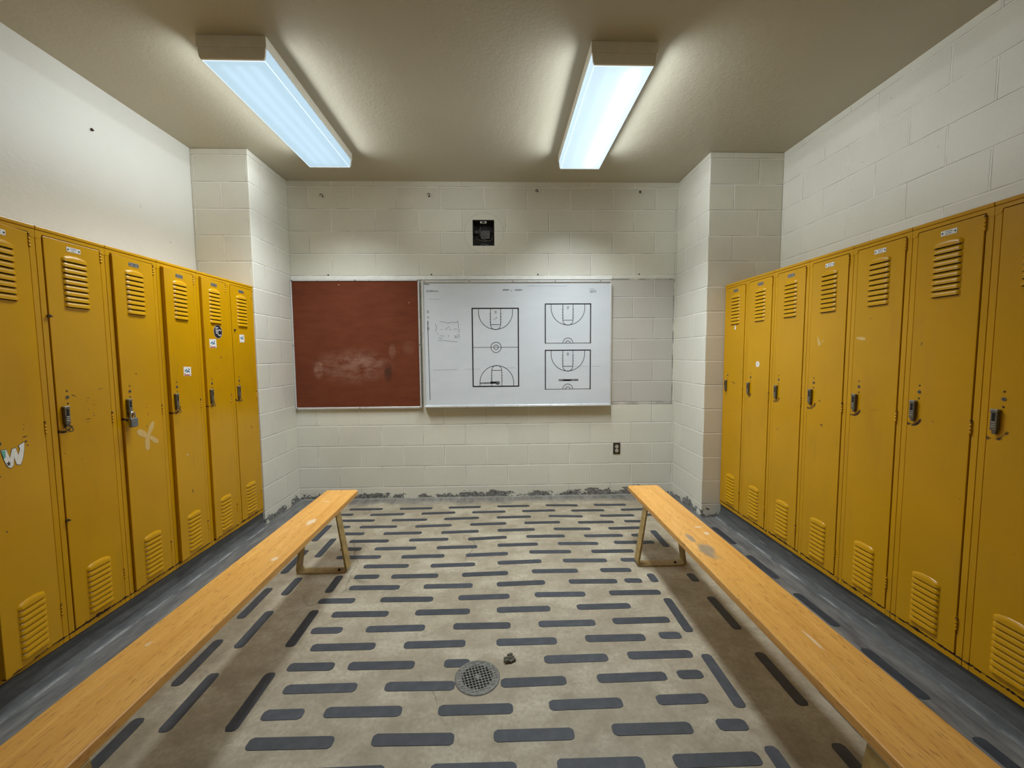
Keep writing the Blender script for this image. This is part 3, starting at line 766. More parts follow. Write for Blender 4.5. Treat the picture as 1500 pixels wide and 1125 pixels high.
# right row marks
flat('paint_chip', Rk[0][1], [([(.152,1.462),(.164,1.462),(.168,1.475),(.163,1.490),(.158,1.503),(.154,1.488),(.149,1.474)], .5, M_STICK)], 'pale peeled spot')
flat('sticker', Rk[1][1], [(circ(.150, 1.196, .0215), .6, M_STICK), (circ(.150, 1.196, .008, 12), .95, M_SILVER)], 'small round white sticker')
flat('paint_scrape', Rk[3][1], [([(.085,1.372),(.097,1.356),(.103,1.338),(.113,1.332),(.109,1.318),(.098,1.313),(.090,1.330)], .4, M_RESID), (lobe(.118,1.345,.132,1.338,.008), .4, M_RESID)], 'pale scraped patch')
flat('paint_scrape', Rk[4][1], [(lobe(.040,1.350,.098,1.342,.017), .4, M_RESID)], 'short white scuff')
for side, k, x, z in (('L', 4, .024, 1.458), ('L', 4, .028, .545), ('L', 0, .049, 1.475)):
    bm = bmesh.new(); disc(bm, (X(x), z), .0062, 1, YS-.006, YS, 10); disc(bm, (X(x)+.006, z-.002), .004, 1, YS-.009, YS, 8)
    finish('bolt', bm, M_RUSTY, Lk[k][1])

# padlock hanging from the third left locker's latch
lk = Lk[3][0]
pr = root('padlock', 'grey padlock hanging from the latch of the locker with the tape cross', 'padlock', (0, 0, 0), PI/2)
a = math.asin(.012/DW)
px, pz = .053, .911
pr.location = (LL + 0.034, LY - P*4 + px, BASE + pz)
bm = bmesh.new(); box(bm, (-.021, -.009, 0), (.021, .009, .048), .005, 0, 3); disc(bm, (0, 0), .006, 2, -.0012, .002, 12, 1)
finish('lock_body', bm, [M_STEEL, M_DARK], pr)
bm = bmesh.new(); tube(bm, [(-.013, 0, .044)] + [(-.013*math.cos(PI*i/10), 0, .066 + .013*math.sin(PI*i/10)) for i in range(11)] + [(.013, 0, .044)], .0036, 8)
finish('shackle', bm, M_CHROME, pr, True)
# ------------------------------------------------------------------ benches
M_LEG = plain('tan_leg_enamel', (0.37, 0.255, 0.09), 0.42, 0.1, 0.22, 25, bump=0.15)
HB, TB = 0.42, 0.034
def bench(label, cx, y0, y1, wood, halfw, legs_y):
    cy = (y0+y1)/2
    t = root('bench', label, 'bench', (cx, cy, 0), 0, 'long wooden benches')
    bm = bmesh.new()
    rc = 0.022; pts = []
    L2 = (y1-y0)/2
    for sx, sy, a0 in ((1, 1, 0), (-1, 1, PI/2), (-1, -1, PI), (1, -1, 3*PI/2)):
        for i in range(5):
            a = a0 + PI/2*i/4
            pts.append((sx*(halfw-rc) + rc*math.cos(a), sy*(L2-rc) + rc*math.sin(a)))
    prism(bm, pts, 2, HB-TB, HB)
    es = [e for e in bm.edges if abs(e.verts[0].co.z - e.verts[1].co.z) < 1e-5 and len(e.link_faces) == 2]
    bmesh.ops.bevel(bm, geom=es, offset=.006, segments=3, affect='EDGES', profile=0.6)
    finish('seat_plank', bm, wood, t)
    for ly in legs_y:
        # one flat steel bar bent into a trapezoid: foot on the floor, two raking uprights, tabs under the plank
        f = bmesh.new(); w = .035; th = .007
        def path(off):
            fx, tx, zt = .163 - off, .107 - off, HB-TB - .0015
            P0 = []
            def corner(cx_, cz_, r, a0, a1, n=6):
                for i in range(n+1):
                    a = a0 + (a1-a0)*i/n; P0.append((cx_ + r*math.cos(a), cz_ + r*math.sin(a)))
            z0 = off
            r = .028 - off
            rake = math.atan2(fx-tx, zt)
            P0.append((-tx + .05, zt - off)); P0.append((-tx + .004, zt - off)); P0.append((-tx - .002, zt - off - .006))
            corner(-fx + .028 - off*0, .028, r, PI + rake*.9, 3*PI/2)
            n0 = len(P0)
            P1 = [(-x, z) for x, z in P0][::-1]
            return P0 + P1
        A, B = path(0.0), path(th)
        n = len(A)
        rows = []
        for y in (ly-w, ly+w):
            rows.append(([f.verts.new((x, y-cy, z)) for x, z in A], [f.verts.new((x, y-cy, z)) for x, z in B]))
        (a0, b0), (a1, b1) = rows
        for i in range(n-1):
            f.faces.new((a0[i], a0[i+1], a1[i+1], a1[i])); f.faces.new((b0[i+1], b0[i], b1[i], b1[i+1]))
            f.faces.new((a0[i+1], a0[i], b0[i], b0[i+1])); f.faces.new((a1[i], a1[i+1], b1[i+1], b1[i]))
        for i in (0, n-1): f.faces.new((a0[i], b0[i], b1[i], a1[i]))
        bmesh.ops.recalc_face_normals(f, faces=f.faces[:])
        lg = finish('leg_frame', f, M_LEG, t)
        b = bmesh.new()
        disc(b, (.100, ly-cy-.004), .009, 2, th, th+.006, 6); disc(b, (.100, ly-cy-.004), .0045, 2, th+.005, th+.011, 10)
        bo = finish('anchor_bolt', b, M_RUSTY, lg)
    return t
WOOD_L = wood_mat('varnished_bench_wood', None, [((.035, .62), (.028, .05)), ((.06, .20), (.012, .02)), ((-.02, .98), (.022, .010)), ((-.05, -.38), (.010, .02))])
WOOD_R = wood_mat('varnished_bench_wood_worn', [((-.033, .195), (.042, .085)), ((-.052, .335), (.018, .05))], [((.055, .385), (.018, .018)), ((.06, .47), (.03, .006)), ((.0, -.45), (.006, .05))])
bench('long wooden bench in front of the six lockers, pale scrapes on its seat', -1.158, .525, 2.962, WOOD_L, .1145, (.962, 2.60))
bench('long wooden bench in front of the seven lockers, grey worn patch on its seat', 1.0575, .517, 2.955, WOOD_R, .1155, (.932, 2.60))

# ------------------------------------------------------------------ anti-slip strips on the floor
M_STRIP = strip_mat()
ORD = 'first second third fourth fifth sixth seventh eighth ninth tenth eleventh twelfth thirteenth fourteenth fifteenth sixteenth seventeenth eighteenth nineteenth twentieth'.split()
SW = 0.0245
def strip(x, y, L, ang, label, group, hl=None):
    bm = bmesh.new(); c = min(.016, L*.2); h = L/2; r = R.uniform(.8, 1.15)*c
    q = c*.95
    pts = [(-h+q, -SW), (h-q*r/c, -SW), (h-.002, -SW+.008), (h, -SW+c*.9), (h, SW-c), (h-.003, SW-.007), (h-q, SW), (-h+q*r/c, SW), (-h+.002, SW-.008), (-h, SW-c*.9), (-h, -SW+c), (-h+.003, -SW+.007)]
    prism(bm, pts, 2, 0.0002, 0.0016)
    o = finish('grip_strip', bm, M_STRIP)
    o.location = (x, y, 0); o.rotation_euler = (0, 0, ang)
    tag(o, label, 'grip strip', group)
for i, row in enumerate(ROWS):
    for j, (x0, x1, y, a) in enumerate(row):
        L = x1-x0
        if i == 16 and j == 2: x0 += .012; L = x1-x0
        kind = 'short grey grip strip' if L < .22 else 'grey grip strip'
        if i == 15 and j == 2: lab = 'short grey grip strip partly covered by the rim of the round drain'
        elif i == 16 and j == 1: lab = 'grey grip strip ending against the round drain, on the six-locker side'
        elif i == 16 and j == 2: lab = 'grey grip strip ending against the round drain, on the seven-locker side'
        else: lab = '%s, %s from the left in the %s row from the end wall' % (kind, ORD[j], ORD[i])
        strip((x0+x1)/2, y, L, a, lab, 'grip strips crossing the floor')
WHERE = {'inner_left': 'along the aisle edge of the six-locker bench', 'mid_left': 'under the middle of the six-locker bench', 'outer_left': 'behind the middle line of the six-locker bench',
         'inner_right': 'along the aisle edge of the seven-locker bench', 'mid_right': 'under the middle of the seven-locker bench', 'outer_right': 'under the far edge of the seven-locker bench',
         'behind_right': 'between the seven lockers and their bench'}
for key, lst in COLS.items():
    for j, (x, y0, y1) in enumerate(lst):
        if key == 'outer_left' and j == 4: y1 = 1.243
        strip(x, (y0+y1)/2, y0-y1, PI/2, 'grey grip strip %s, %s from the end wall' % (WHERE[key], ORD[j]), 'grip strips running lengthwise')

# ------------------------------------------------------------------ floor drain and scrap
M_CAST = plain('worn_drain_metal', (0.165, 0.16, 0.14), 0.6, 0.25, 0.35, 60, bump=0.4)
DX, DY = -0.110, 1.680
t = root('floor_drain', 'round metal floor drain with a square-holed grate in the aisle', 'drain', (DX, DY, 0))
bm = bmesh.new()
prof = [(.0985, .0004), (.097, .003), (.088, .0045), (.0865, .0042), (.0865, .0008)]
n = 48; rings = [[bm.verts.new((r*math.cos(2*PI*i/n), r*math.sin(2*PI*i/n), z)) for i in range(n)] for r, z in prof]
for a, b in zip(rings, rings[1:]):
    for i in range(n): bm.faces.new((a[i], a[(i+1) % n], b[(i+1) % n], b[i]))
bmesh.ops.recalc_face_normals(bm, faces=bm.faces[:])
finish('rim', bm, M_CAST, t, True)
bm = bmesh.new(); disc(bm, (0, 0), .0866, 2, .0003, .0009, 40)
finish('dark_disc', bm, M_DARK, t)  # flat black disc painting the dark of the drain's depth
bm = bmesh.new(); rg = .0862; pit = .0142; ca, sa = math.cos(.28), math.sin(.28)
for fam in (0, 1):
    for k in range(-6, 7):
        u = (k + .5)*pit if False else k*pit
        if abs(u) >= rg: continue
        hlen = math.sqrt(rg*rg - u*u); w = .0017
        q = [(-hlen, u-w), (hlen, u-w), (hlen, u+w), (-hlen, u+w)]
        if fam: q = [(b, a) for a, b in q][::-1]
        q = [(a*ca - b*sa, a*sa + b*ca) for a, b in q]
        prism(bm, q, 2, .0012, .0040 + .0001*fam)
rim = [(rg*math.cos(2*PI*i/40), rg*math.sin(2*PI*i/40)) for i in range(40)]
# blind holes near the edge: a solid annulus under the outer bars
ri, ro = .066, .0864
va = [[bm.verts.new((r*math.cos(2*PI*i/40), r*math.sin(2*PI*i/40), .0026)) for i in range(40)] for r in (ri, ro)]
for i in range(40): bm.faces.new((va[0][i], va[1][i], va[1][(i+1) % 40], va[0][(i+1) % 40]))
disc(bm, (0, 0), .0125, 2, .0012, .0043, 6)
finish('grate', bm, M_CAST, t)

bm = bmesh.new()
bmesh.ops.create_icosphere(bm, subdivisions=3, radius=.021)
rr = random.Random(3)
for v in bm.verts:
    s_ = 1 + .35*math.sin(v.co.x*210 + 1) * math.cos(v.co.y*260) + rr.uniform(-.12, .12)
    v.co = Vector((v.co.x*1.25*s_, v.co.y*.8*s_, max(-.006, v.co.z*.42*s_)))
for v in bm.verts: v.co.z += .0065
ex = bmesh.ops.create_icosphere(bm, subdivisions=2, radius=.012)['verts']
for v in ex: v.co = Vector((v.co.x*1.1 + .012 + rr.uniform(-.002, .002), v.co.y*.8 + .026 + rr.uniform(-.002, .002), max(0.0006, v.co.z*.6 + .006)))
o = finish('crumpled_scrap', bm, plain('grey_rubbish', (0.085, 0.075, 0.055), .8, 0, .35, 90), smooth=False)
o.location = (.032, 1.772, .0005); o.rotation_euler = (0, 0, .35); tag(o, 'crumpled grey scrap lying beside the round floor drain', 'scrap')
bm = bmesh.new()
for q in range(5): box(bm, (-.006 + .003*q, -.003 + .001*(q % 2), 0), (-.002 + .003*q, .003 + .001*(q % 3), .003 + .001*(q % 2)), .0008)

# ------------------------------------------------------------------ boards on the end wall
M_ALU = alu_mat(); M_CLOTH = board_cloth(); M_WB = whiteboard_mat()
M_RAIL = plain('white_painted_batten', (0.82, 0.82, 0.78), 0.45, 0, 0.06, 20)
M_LINE = plain('black_court_line', (0.014, 0.014, 0.018), 0.45)
M_PEN = plain('faded_pen', (0.20, 0.24, 0.34), 0.5); M_PENK = plain('dark_pen', (0.07, 0.08, 0.10), 0.5); M_SMUDGE = plain('grey_ink_smear', (0.155, 0.165, 0.175), 0.55, 0, .35, 30); M_SMUDGL = plain('pale_ink_smear', (0.38, 0.40, 0.43), 0.55, 0, .2, 40)

bm = bmesh.new(); box(bm, (-1.945, YB-.012, 2.112), (1.083, YB, 2.147), .002)
o = finish('mounting_rail', bm, M_RAIL); tag(o, 'thin white rail running along the top of both boards', 'rail')

t = root('bulletin_board', 'rust red cloth bulletin board on the end wall', 'bulletin board', (-1.353, YB, .897))
bx0, bx1, bz0, bz1 = -1.947, -.752, .893, 2.110
bm = bmesh.new(); box(bm, (bx0+.010, YB-.018, bz0+.012), (bx1-.010, YB-.002, bz1-.010)); panel = finish('panel', bm, M_CLOTH, t, off=t.location)
M_CLOTH_dummy = None
bm = bmesh.new()
for lo, hi in (((bx0, bz0), (bx1, bz0+.018)), ((bx0, bz1-.012), (bx1, bz1)), ((bx0, bz0+.018), (bx0+.012, bz1-.012)), ((bx1-.014, bz0+.018), (bx1, bz1-.012))):
    box(bm, (lo[0], YB-.026, lo[1]), (hi[0], YB-.001, hi[1]), .002)
fr = finish('frame', bm, M_ALU, t, off=t.location)
for x, z in ((-1.93, 2.103), (-1.345, 2.104), (-.765, 2.104), (-1.941, 1.50), (-.759, 1.50), (-1.93, .902), (-1.34, .902), (-.765, .902)):
    bm = bmesh.new(); disc(bm, (x, z), .0052, 1, YB-.029, YB-.025, 8); finish('screw', bm, M_RUSTY, fr, off=t.location)
for x, z in ((-1.50, 2.065), (-.85, 1.895), (-1.69, 1.32)):
    bm = bmesh.new(); disc(bm, (x, z), .0045, 1, YB-.022, YB-.018, 8); finish('tack', bm, M_RESID, panel, off=t.location)

t = root('whiteboard', 'large whiteboard printed with basketball court diagrams', 'whiteboard', (.171, YB, .9))
wx0, wx1, wz0, wz1 = -.726, 1.070, .902, 2.098
YP = YB - .043
bm = bmesh.new(); box(bm, (wx0+.012, YP, wz0+.016), (wx1-.010, YB-.004, wz1-.014)); wp = finish('panel', bm, M_WB, t, off=t.location)
bm = bmesh.new()
for lo, hi in (((wx0, wz0), (wx1, wz0+.020)), ((wx0, wz1-.020), (wx1, wz1)), ((wx0, wz0+.020), (wx0+.016, wz1-.020)), ((wx1-.014, wz0+.020), (wx1, wz1-.020))):
    box(bm, (lo[0], YP-.009, lo[1]), (hi[0], YB-.001, hi[1]), .0025)
wf = finish('frame', bm, M_ALU, t, off=t.location)
bm = bmesh.new(); box(bm, (wx0+.01, YP-.028, wz0+.002), (wx1-.005, YP-.009, wz0+.008), .0015); box(bm, (wx0+.01, YP-.030, wz0+.002), (wx1-.005, YP-.027, wz0+.013), .001)
finish('marker_ledge', bm, M_ALU, t, off=t.location)
for x, z in [(q, wz1-.009) for q in (-.70, -.28, .13, .53, .96)] + [(q, wz0+.012) for q in (-.42, -.13, .17, .48, .78)]:
    bm = bmesh.new(); disc(bm, (x, z), .0046, 1, YP-.012, YP-.008, 8); finish('screw', bm, M_RUSTY, wf, off=t.location)

class Ink:
    def __init__(s, y=YP): s.bm = bmesh.new(); s.y = y
    def seg(s, x0, z0, x1, z1, w, mi=0):
        dx, dz = x1-x0, z1-z0; L = math.hypot(dx, dz)
        if L < 1e-6: return
        nx, nz = -dz/L*w/2, dx/L*w/2; ex, ez = dx/L*w*.3, dz/L*w*.3
        prism(s.bm, [(x0+nx-ex, z0+nz-ez), (x1+nx+ex, z1+nz+ez), (x1-nx+ex, z1-nz+ez), (x0-nx-ex, z0-nz-ez)], 1, s.y-.0007, s.y+.0002, mi)
    def line(s, pts, w, mi=0):
        for a, b in zip(pts, pts[1:]): s.seg(*a, *b, w, mi)
    def arc(s, cx, cz, rx, rz, a0, a1, w, n=22):
        s.line([(cx + rx*math.cos(a0+(a1-a0)*i/n), cz + rz*math.sin(a0+(a1-a0)*i/n)) for i in range(n+1)], w)
    def fin(s, name, mats, parent, label=None):
        o = finish(name, s.bm, mats, parent, off=t.location)
        if label: o['label'] = label
        return o
def half_court(k, cx, z, d, thick, hoop=True):
    """Basket end of a court: base line at z, playing direction d (-1 down, +1 up)."""
    th = .0052
    r = .161; st = .036
    k.seg(cx-r, z, cx-r, z + d*st, th); k.seg(cx+r, z, cx+r, z + d*st, th)
    k.arc(cx, z + d*st, r, d*.162, 0, PI, th, 30)
    hw = .0478; ft = .153
    k.seg(cx-hw, z, cx-hw, z + d*ft, th); k.seg(cx+hw, z, cx+hw, z + d*ft, th); k.seg(cx-hw, z + d*ft, cx+hw, z + d*ft, th)
    k.arc(cx, z + d*ft, hw, d*.047, 0, PI, th, 18)
    for q in (.052, .077, .104, .131):
        for s_ in (-1, 1): k.seg(cx + s_*hw, z + d*q, cx + s_*(hw+.009), z + d*q, .0045)
    if hoop:
        k.seg(cx-.012, z + d*.026, cx+.012, z + d*.026, .003); k.arc(cx, z + d*.040, .0075, .0075, 0, 2*PI, .003, 10)
k = Ink()
x0, x1, zt, zb = -.256, .179, 1.838, 1.099; cx = -.036
k.line([(x0, zt), (x1, zt), (x1, zb), (x0, zb), (x0, zt)], .0118)
half_court(k, cx, zt, -1, 1); half_court(k, cx+.006, zb, 1, 1, False)
zm = 1.471; k.seg(x0, zm, x1, zm, .0042)
k.arc(cx+.002, zm, .049, .049, 0, 2*PI, .0052, 30); k.arc(cx+.002, zm, .0215, .0215, 0, 2*PI, .0052, 20)
k.fin('court_diagram', M_LINE, wp, 'full basketball court diagram')
for zt, zb, lb in ((1.877, 1.507, 'upper half court diagram'), (1.439, 1.066, 'lower half court diagram')):
    k = Ink(); x0, x1 = .436, .869; cx = .652
    k.line([(x0, zb), (x0, zt), (x1, zt), (x1, zb)], .0105); k.seg(x0, zb, x1, zb, .0048)
    half_court(k, cx, zt, -1, 1)
    k.arc(cx, zb, .048, .049, 0, PI, .0052, 18); k.arc(cx, zb, .022, .022, 0, PI, .0052, 12)
    k.fin('court_diagram', M_LINE, wp, lb)
# handwriting and rubbed-out marks: px -> board plane
def wpx(x, y): return (-.726 + (x-618)*.00647, 2.098 - (y-411)*.00656)
def S(crop_pts): return [wpx(620 + a/11.25, 405 + b/11.25) for a, b in crop_pts]
k = Ink()
for ln in ([(262,722),(330,728),(395,750),(460,730),(530,742),(556,712)], [(558,715),(568,820),(580,900)], [(190,760),(208,800),(208,840),(180,885)], [(222,1028),(340,1028),(430,1042),(545,1052)],
           [(275,852),(300,852)], [(345,850),(372,845),(392,815),(420,800)], [(420,850),(445,848)], [(485,852),(520,838),(545,850)], [(262,950),(330,955)], [(245,985),(270,1005),(300,985)], [(400,935),(405,970)], [(495,945),(530,960),(500,980),(540,975)], [(540,938),(578,938),(578,975),(545,978)], [(215,900),(235,925)]):
    k.line(S(ln), .0038)
k.fin('marker_scribble', M_PEN, wp, 'faint blue play scribbled in marker')
k = Ink()
def word(x0, x1, y, h, sd):
    r = random.Random(sd); pts = []; x = x0; up = True
    while x < x1: pts.append(wpx(x, y + (h*r.uniform(.2, .5) if up else -h*r.uniform(.2, .5)))); up = not up; x += r.uniform(.7, 1.3)
    k.line(pts, .0042)
word(735, 745, 424.6, 2.2, 1); word(747.6, 749.6, 425.2, 2.4, 2); word(753, 764, 424.6, 2.2, 3); word(622, 630, 416.5, 1.6, 4)
k.fin('marker_writing', M_PENK, wp, 'tiny heading in black marker')
k = Ink()
def bar(cx_, cy_, w, h, a=0.0, mi=0):
    c = wpx(cx_, cy_); hw_ = w*.00647/2
    k.seg(c[0]-hw_*math.cos(a), c[1]-hw_*math.sin(a), c[0]+hw_*math.cos(a), c[1]+hw_*math.sin(a), h*.0065, mi)
bar(832, 555, 27.5, 3.0); bar(830, 555.4, 10, 2.0); bar(713, 558.3, 23, 2.2, .02); bar(723, 557.6, 12, 3.4, .03); bar(727, 559.6, 3, 3)
bar(629, 426, 8, 3.2, 0, 1); bar(638, 426, 8, 2.2, 0, 1); bar(868, 427, 7, 4.0, 0, 1); bar(866, 423.4, 7, 1, 0, 1)
bar(650, 538.5, 36, .6, .02, 1); bar(690, 538, 22, .5, 0, 1); bar(745, 536.5, 16, .5, 0, 1); bar(860, 535, 40, .4, 0, 1); bar(800, 419, 60, .5, 0, 1); bar(637, 437.5, 16, .5, -.03, 1)
for y_ in range(4): bar(626.3 + .1*y_, 455 + 8*y_, .5, 3 if y_ % 3 else 4, 0, 1)
bar(724.5, 465, 5, 1.6, .5, 1); bar(752, 441, 3, .7, .8, 1)
k.fin('marker_smear', [M_SMUDGE, M_SMUDGL], wp, 'grey rubbed-out marker')
k = Ink(); k.seg(*wpx(625.8, 468), *wpx(627, 582), .007); k.fin('marker_stroke', M_SMUDGE, wp, 'long vertical grey stroke')

# ------------------------------------------------------------------ open box high on the end wall
t = root('wall_box', 'open black electrical box set in the end wall', 'electrical box', ((HX0+HX1)/2, YB, HZ0))
M_BOX = plain('black_box_metal', (0.042, 0.041, 0.04), 0.55, 0.2, 0.4, 40)
bm = bmesh.new(); a, b, c_, d_ = HX0+.0005, HX1-.0005, HZ0+.0005, HZ1-.0005; dp = .095; w = .004
for lo, hi in (((a, YB+dp, c_), (b, YB+dp+w, d_)), ((a, YB+.002, c_), (a+w, YB+dp, d_)), ((b-w, YB+.002, c_), (b, YB+dp, d_)), ((a+w, YB+.002, c_), (b-w, YB+dp, c_+w)), ((a+w, YB+.002, d_-w), (b-w, YB+dp, d_))): box(bm, lo, hi)
finish('box_shell', bm, M_BOX, t, off=t.location)
bm = bmesh.new(); cx = -.143
box(bm, (cx-.030, YB+.012, HZ1-.030), (cx+.030, YB+.030, HZ1-.006), .006, 0, 2); box(bm, (cx-.014, YB+.010, HZ1-.024), (cx+.014, YB+.013, HZ1-.014), .002, 1)
finish('conduit_clamp', bm, [plain('galvanised_clamp', (0.55, 0.55, 0.53), .35, .6), M_DARK], t, off=t.location)
bm = bmesh.new(); box(bm, (-.168, YB+.052, 2.505), (-.082, YB+.0945, 2.585), .004, 0, 2); box(bm, (-.228, YB+.05, 2.556), (-.196, YB+.0945, 2.582), .003, 0)
finish('terminal_block', bm, plain('grey_terminal', (0.12, 0.12, 0.12), .5, 0.2, .3, 50), t, off=t.location)
bm = bmesh.new()
tube(bm, [(-.172, YB+.05, 2.612), (-.178, YB+.035, 2.58), (-.175, YB+.03, 2.54), (-.155, YB+.026, 2.502), (-.12, YB+.022, 2.482), (-.085, YB+.024, 2.478), (-.065, YB+.035, 2.495), (-.06, YB+.05, 2.54)], .0028, 7)
tube(bm, [(-.22, YB+.06, 2.51), (-.19, YB+.045, 2.495), (-.16, YB+.03, 2.482), (-.12, YB+.028, 2.476)], .0022, 6)
tube(bm, [(-.18, YB+.06, 2.444), (-.15, YB+.045, 2.456), (-.12, YB+.045, 2.448), (-.10, YB+.06, 2.456)], .003, 6)
finish('loose_wire', bm, plain('grey_wire', (0.22, 0.22, 0.21), .5), t, True, off=t.location)

# hooks and anchors
for (x, z), lab, sp in (((-1.623, 2.872), 'small rusty hook on the end wall, high above the bulletin board', .9), ((-.645, 2.877), 'small rusty hook high above the joint of the two boards', 0.0), ((.370, 2.926), 'small rusty hook high above the court diagrams of the whiteboard', 1.4), ((1.345, 2.926), 'small rusty hook high above the bare grey patch of the end wall', 2.2)):
    t = root('wall_hook', lab, 'hook', (x, YB, z), 0, 'rusty hooks under the ceiling')
    bm = bmesh.new(); disc(bm, (0, 0), .006, 1, -.003, 0.0005, 12); o = finish('base_plate', bm, M_RUSTY, t)
    bm = bmesh.new(); pts = [(0, -.001, 0), (0, -.014, 0)]
    for i in range(9):
        a = -PI/2 + 1.5*PI*i/8; rr_ = .010
        px_, pz_ = rr_*math.cos(a + sp), rr_*math.sin(a + sp) + 0
        pts.append((px_ - rr_*math.cos(-PI/2 + sp), -.017 - .001*i, pz_ - rr_*math.sin(-PI/2 + sp)))
    tube(bm, pts, .0036, 7); finish('hook', bm, M_RUSTY, t, True)
for x, z, lab in ((-1.601, 2.153, 'dark screw head in the wall above the bulletin board'), (-.638, 2.157, 'dark screw head in the wall above the corner where the two boards meet'), (.371, 2.157, 'dark screw head in the wall above the middle of the whiteboard'), (1.343, 2.158, 'dark screw head in the wall above the bare grey patch')):
    bm = bmesh.new(); disc(bm, (0, 0), .0068, 1, -.004, .0005, 10); box(bm, (-.005, -.0046, -.0008), (.005, -.0038, .0008))
    o = finish('screw', bm, M_RUSTY); o.location = (x, YB, z + .004); tag(o, lab, 'screw', 'screws above the boards')
for y, z, lab in ((2.572, 2.737, 'dark nail head high on the smooth white wall'),):
    bm = bmesh.new(); disc(bm, (0, 0), .0085, 0, -.0005, .005, 10); tube(bm, [(0, 0, 0), (.016, -.004, -.006)], .0035, 6)
    o = finish('nail', bm, M_RUSTY); o.location = (WL, y, z); tag(o, lab, 'nail')

# power outlet
t = root('power_outlet', 'brown power outlet low on the end wall near the seven-locker bench', 'power outlet', (1.146, YB, .414))
bm = bmesh.new(); box(bm, (1.110, YB-.006, .414), (1.181, YB, .527), .0025, 0, 2); disc(bm, (1.1455, .4705), .0035, 1, YB-.0075, YB-.005, 10)
finish('cover_plate', bm, plain('brown_bakelite', (0.040, 0.030, 0.020), .4), t, off=t.location)
MSO = plain('ivory_socket', '#b9b1a0', .45)
for z in (.4505, .4905):
    bm = bmesh.new()
    disc(bm, (1.1455, z), .0172, 1, YB-.009, YB-.004, 20, 0)
    for s_ in (-1, 1): box(bm, (1.1455 + s_*.0065 - .0012, YB-.0094, z-.001), (1.1455 + s_*.0065 + .0012, YB-.0088, z+.008), 0, 1)
    disc(bm, (1.1455, z-.008), .0024, 1, YB-.0094, YB-.0088, 8, 1)
    finish('socket', bm, [MSO, M_DARK], t, off=t.location)

# ------------------------------------------------------------------ ceiling lights
M_PAN = plain('cream_fixture_enamel', (0.86, 0.83, 0.73), .4, 0, .03, 20)
TUBE_L, TUBE_R, GLOW_L, GLOW_R = 0.75, 4.5, 0.36, 0.40
def lens_mat(name, glow, tint):
    k = M(name)
    x, y, z = k.sep(k.obj)
    pr_ = k.n('TexVoronoi', Vector=k.obj, Scale=150.0, Randomness=0.0).outputs['Distance']
    tr = k.n('BsdfTranslucent', Color=(0.62, 0.72, 0.80, 1)).outputs[0]
    gl = k.n('BsdfGlossy', Color=(1, 1, 1, 1), Roughness=0.25, Normal=k.bump(pr_, 0.3, 0.002)).outputs[0]
    e = k.n('Emission', Color=tint, Strength=glow).outputs[0]
    m = k.n('MixShader', _0=0.04, _1=tr, _2=gl).outputs[0]
    return k.done(k.n('AddShader', _0=m, _1=e).outputs[0])
def glow_mat(name, col, st):
    k = M(name); return k.done(k.n('Emission', Color=col, Strength=st).outputs[0])
def area(name, loc, rot, sx, sy, watts, spread, col):
    l = bpy.data.lights.new(name, 'AREA'); l.shape = 'RECTANGLE'; l.size = sx; l.size_y = sy; l.energy = watts; l.color = col; l.spread = spread
    o = bpy.data.objects.new(name, l); o.location = loc; o.rotation_euler = rot
    return o
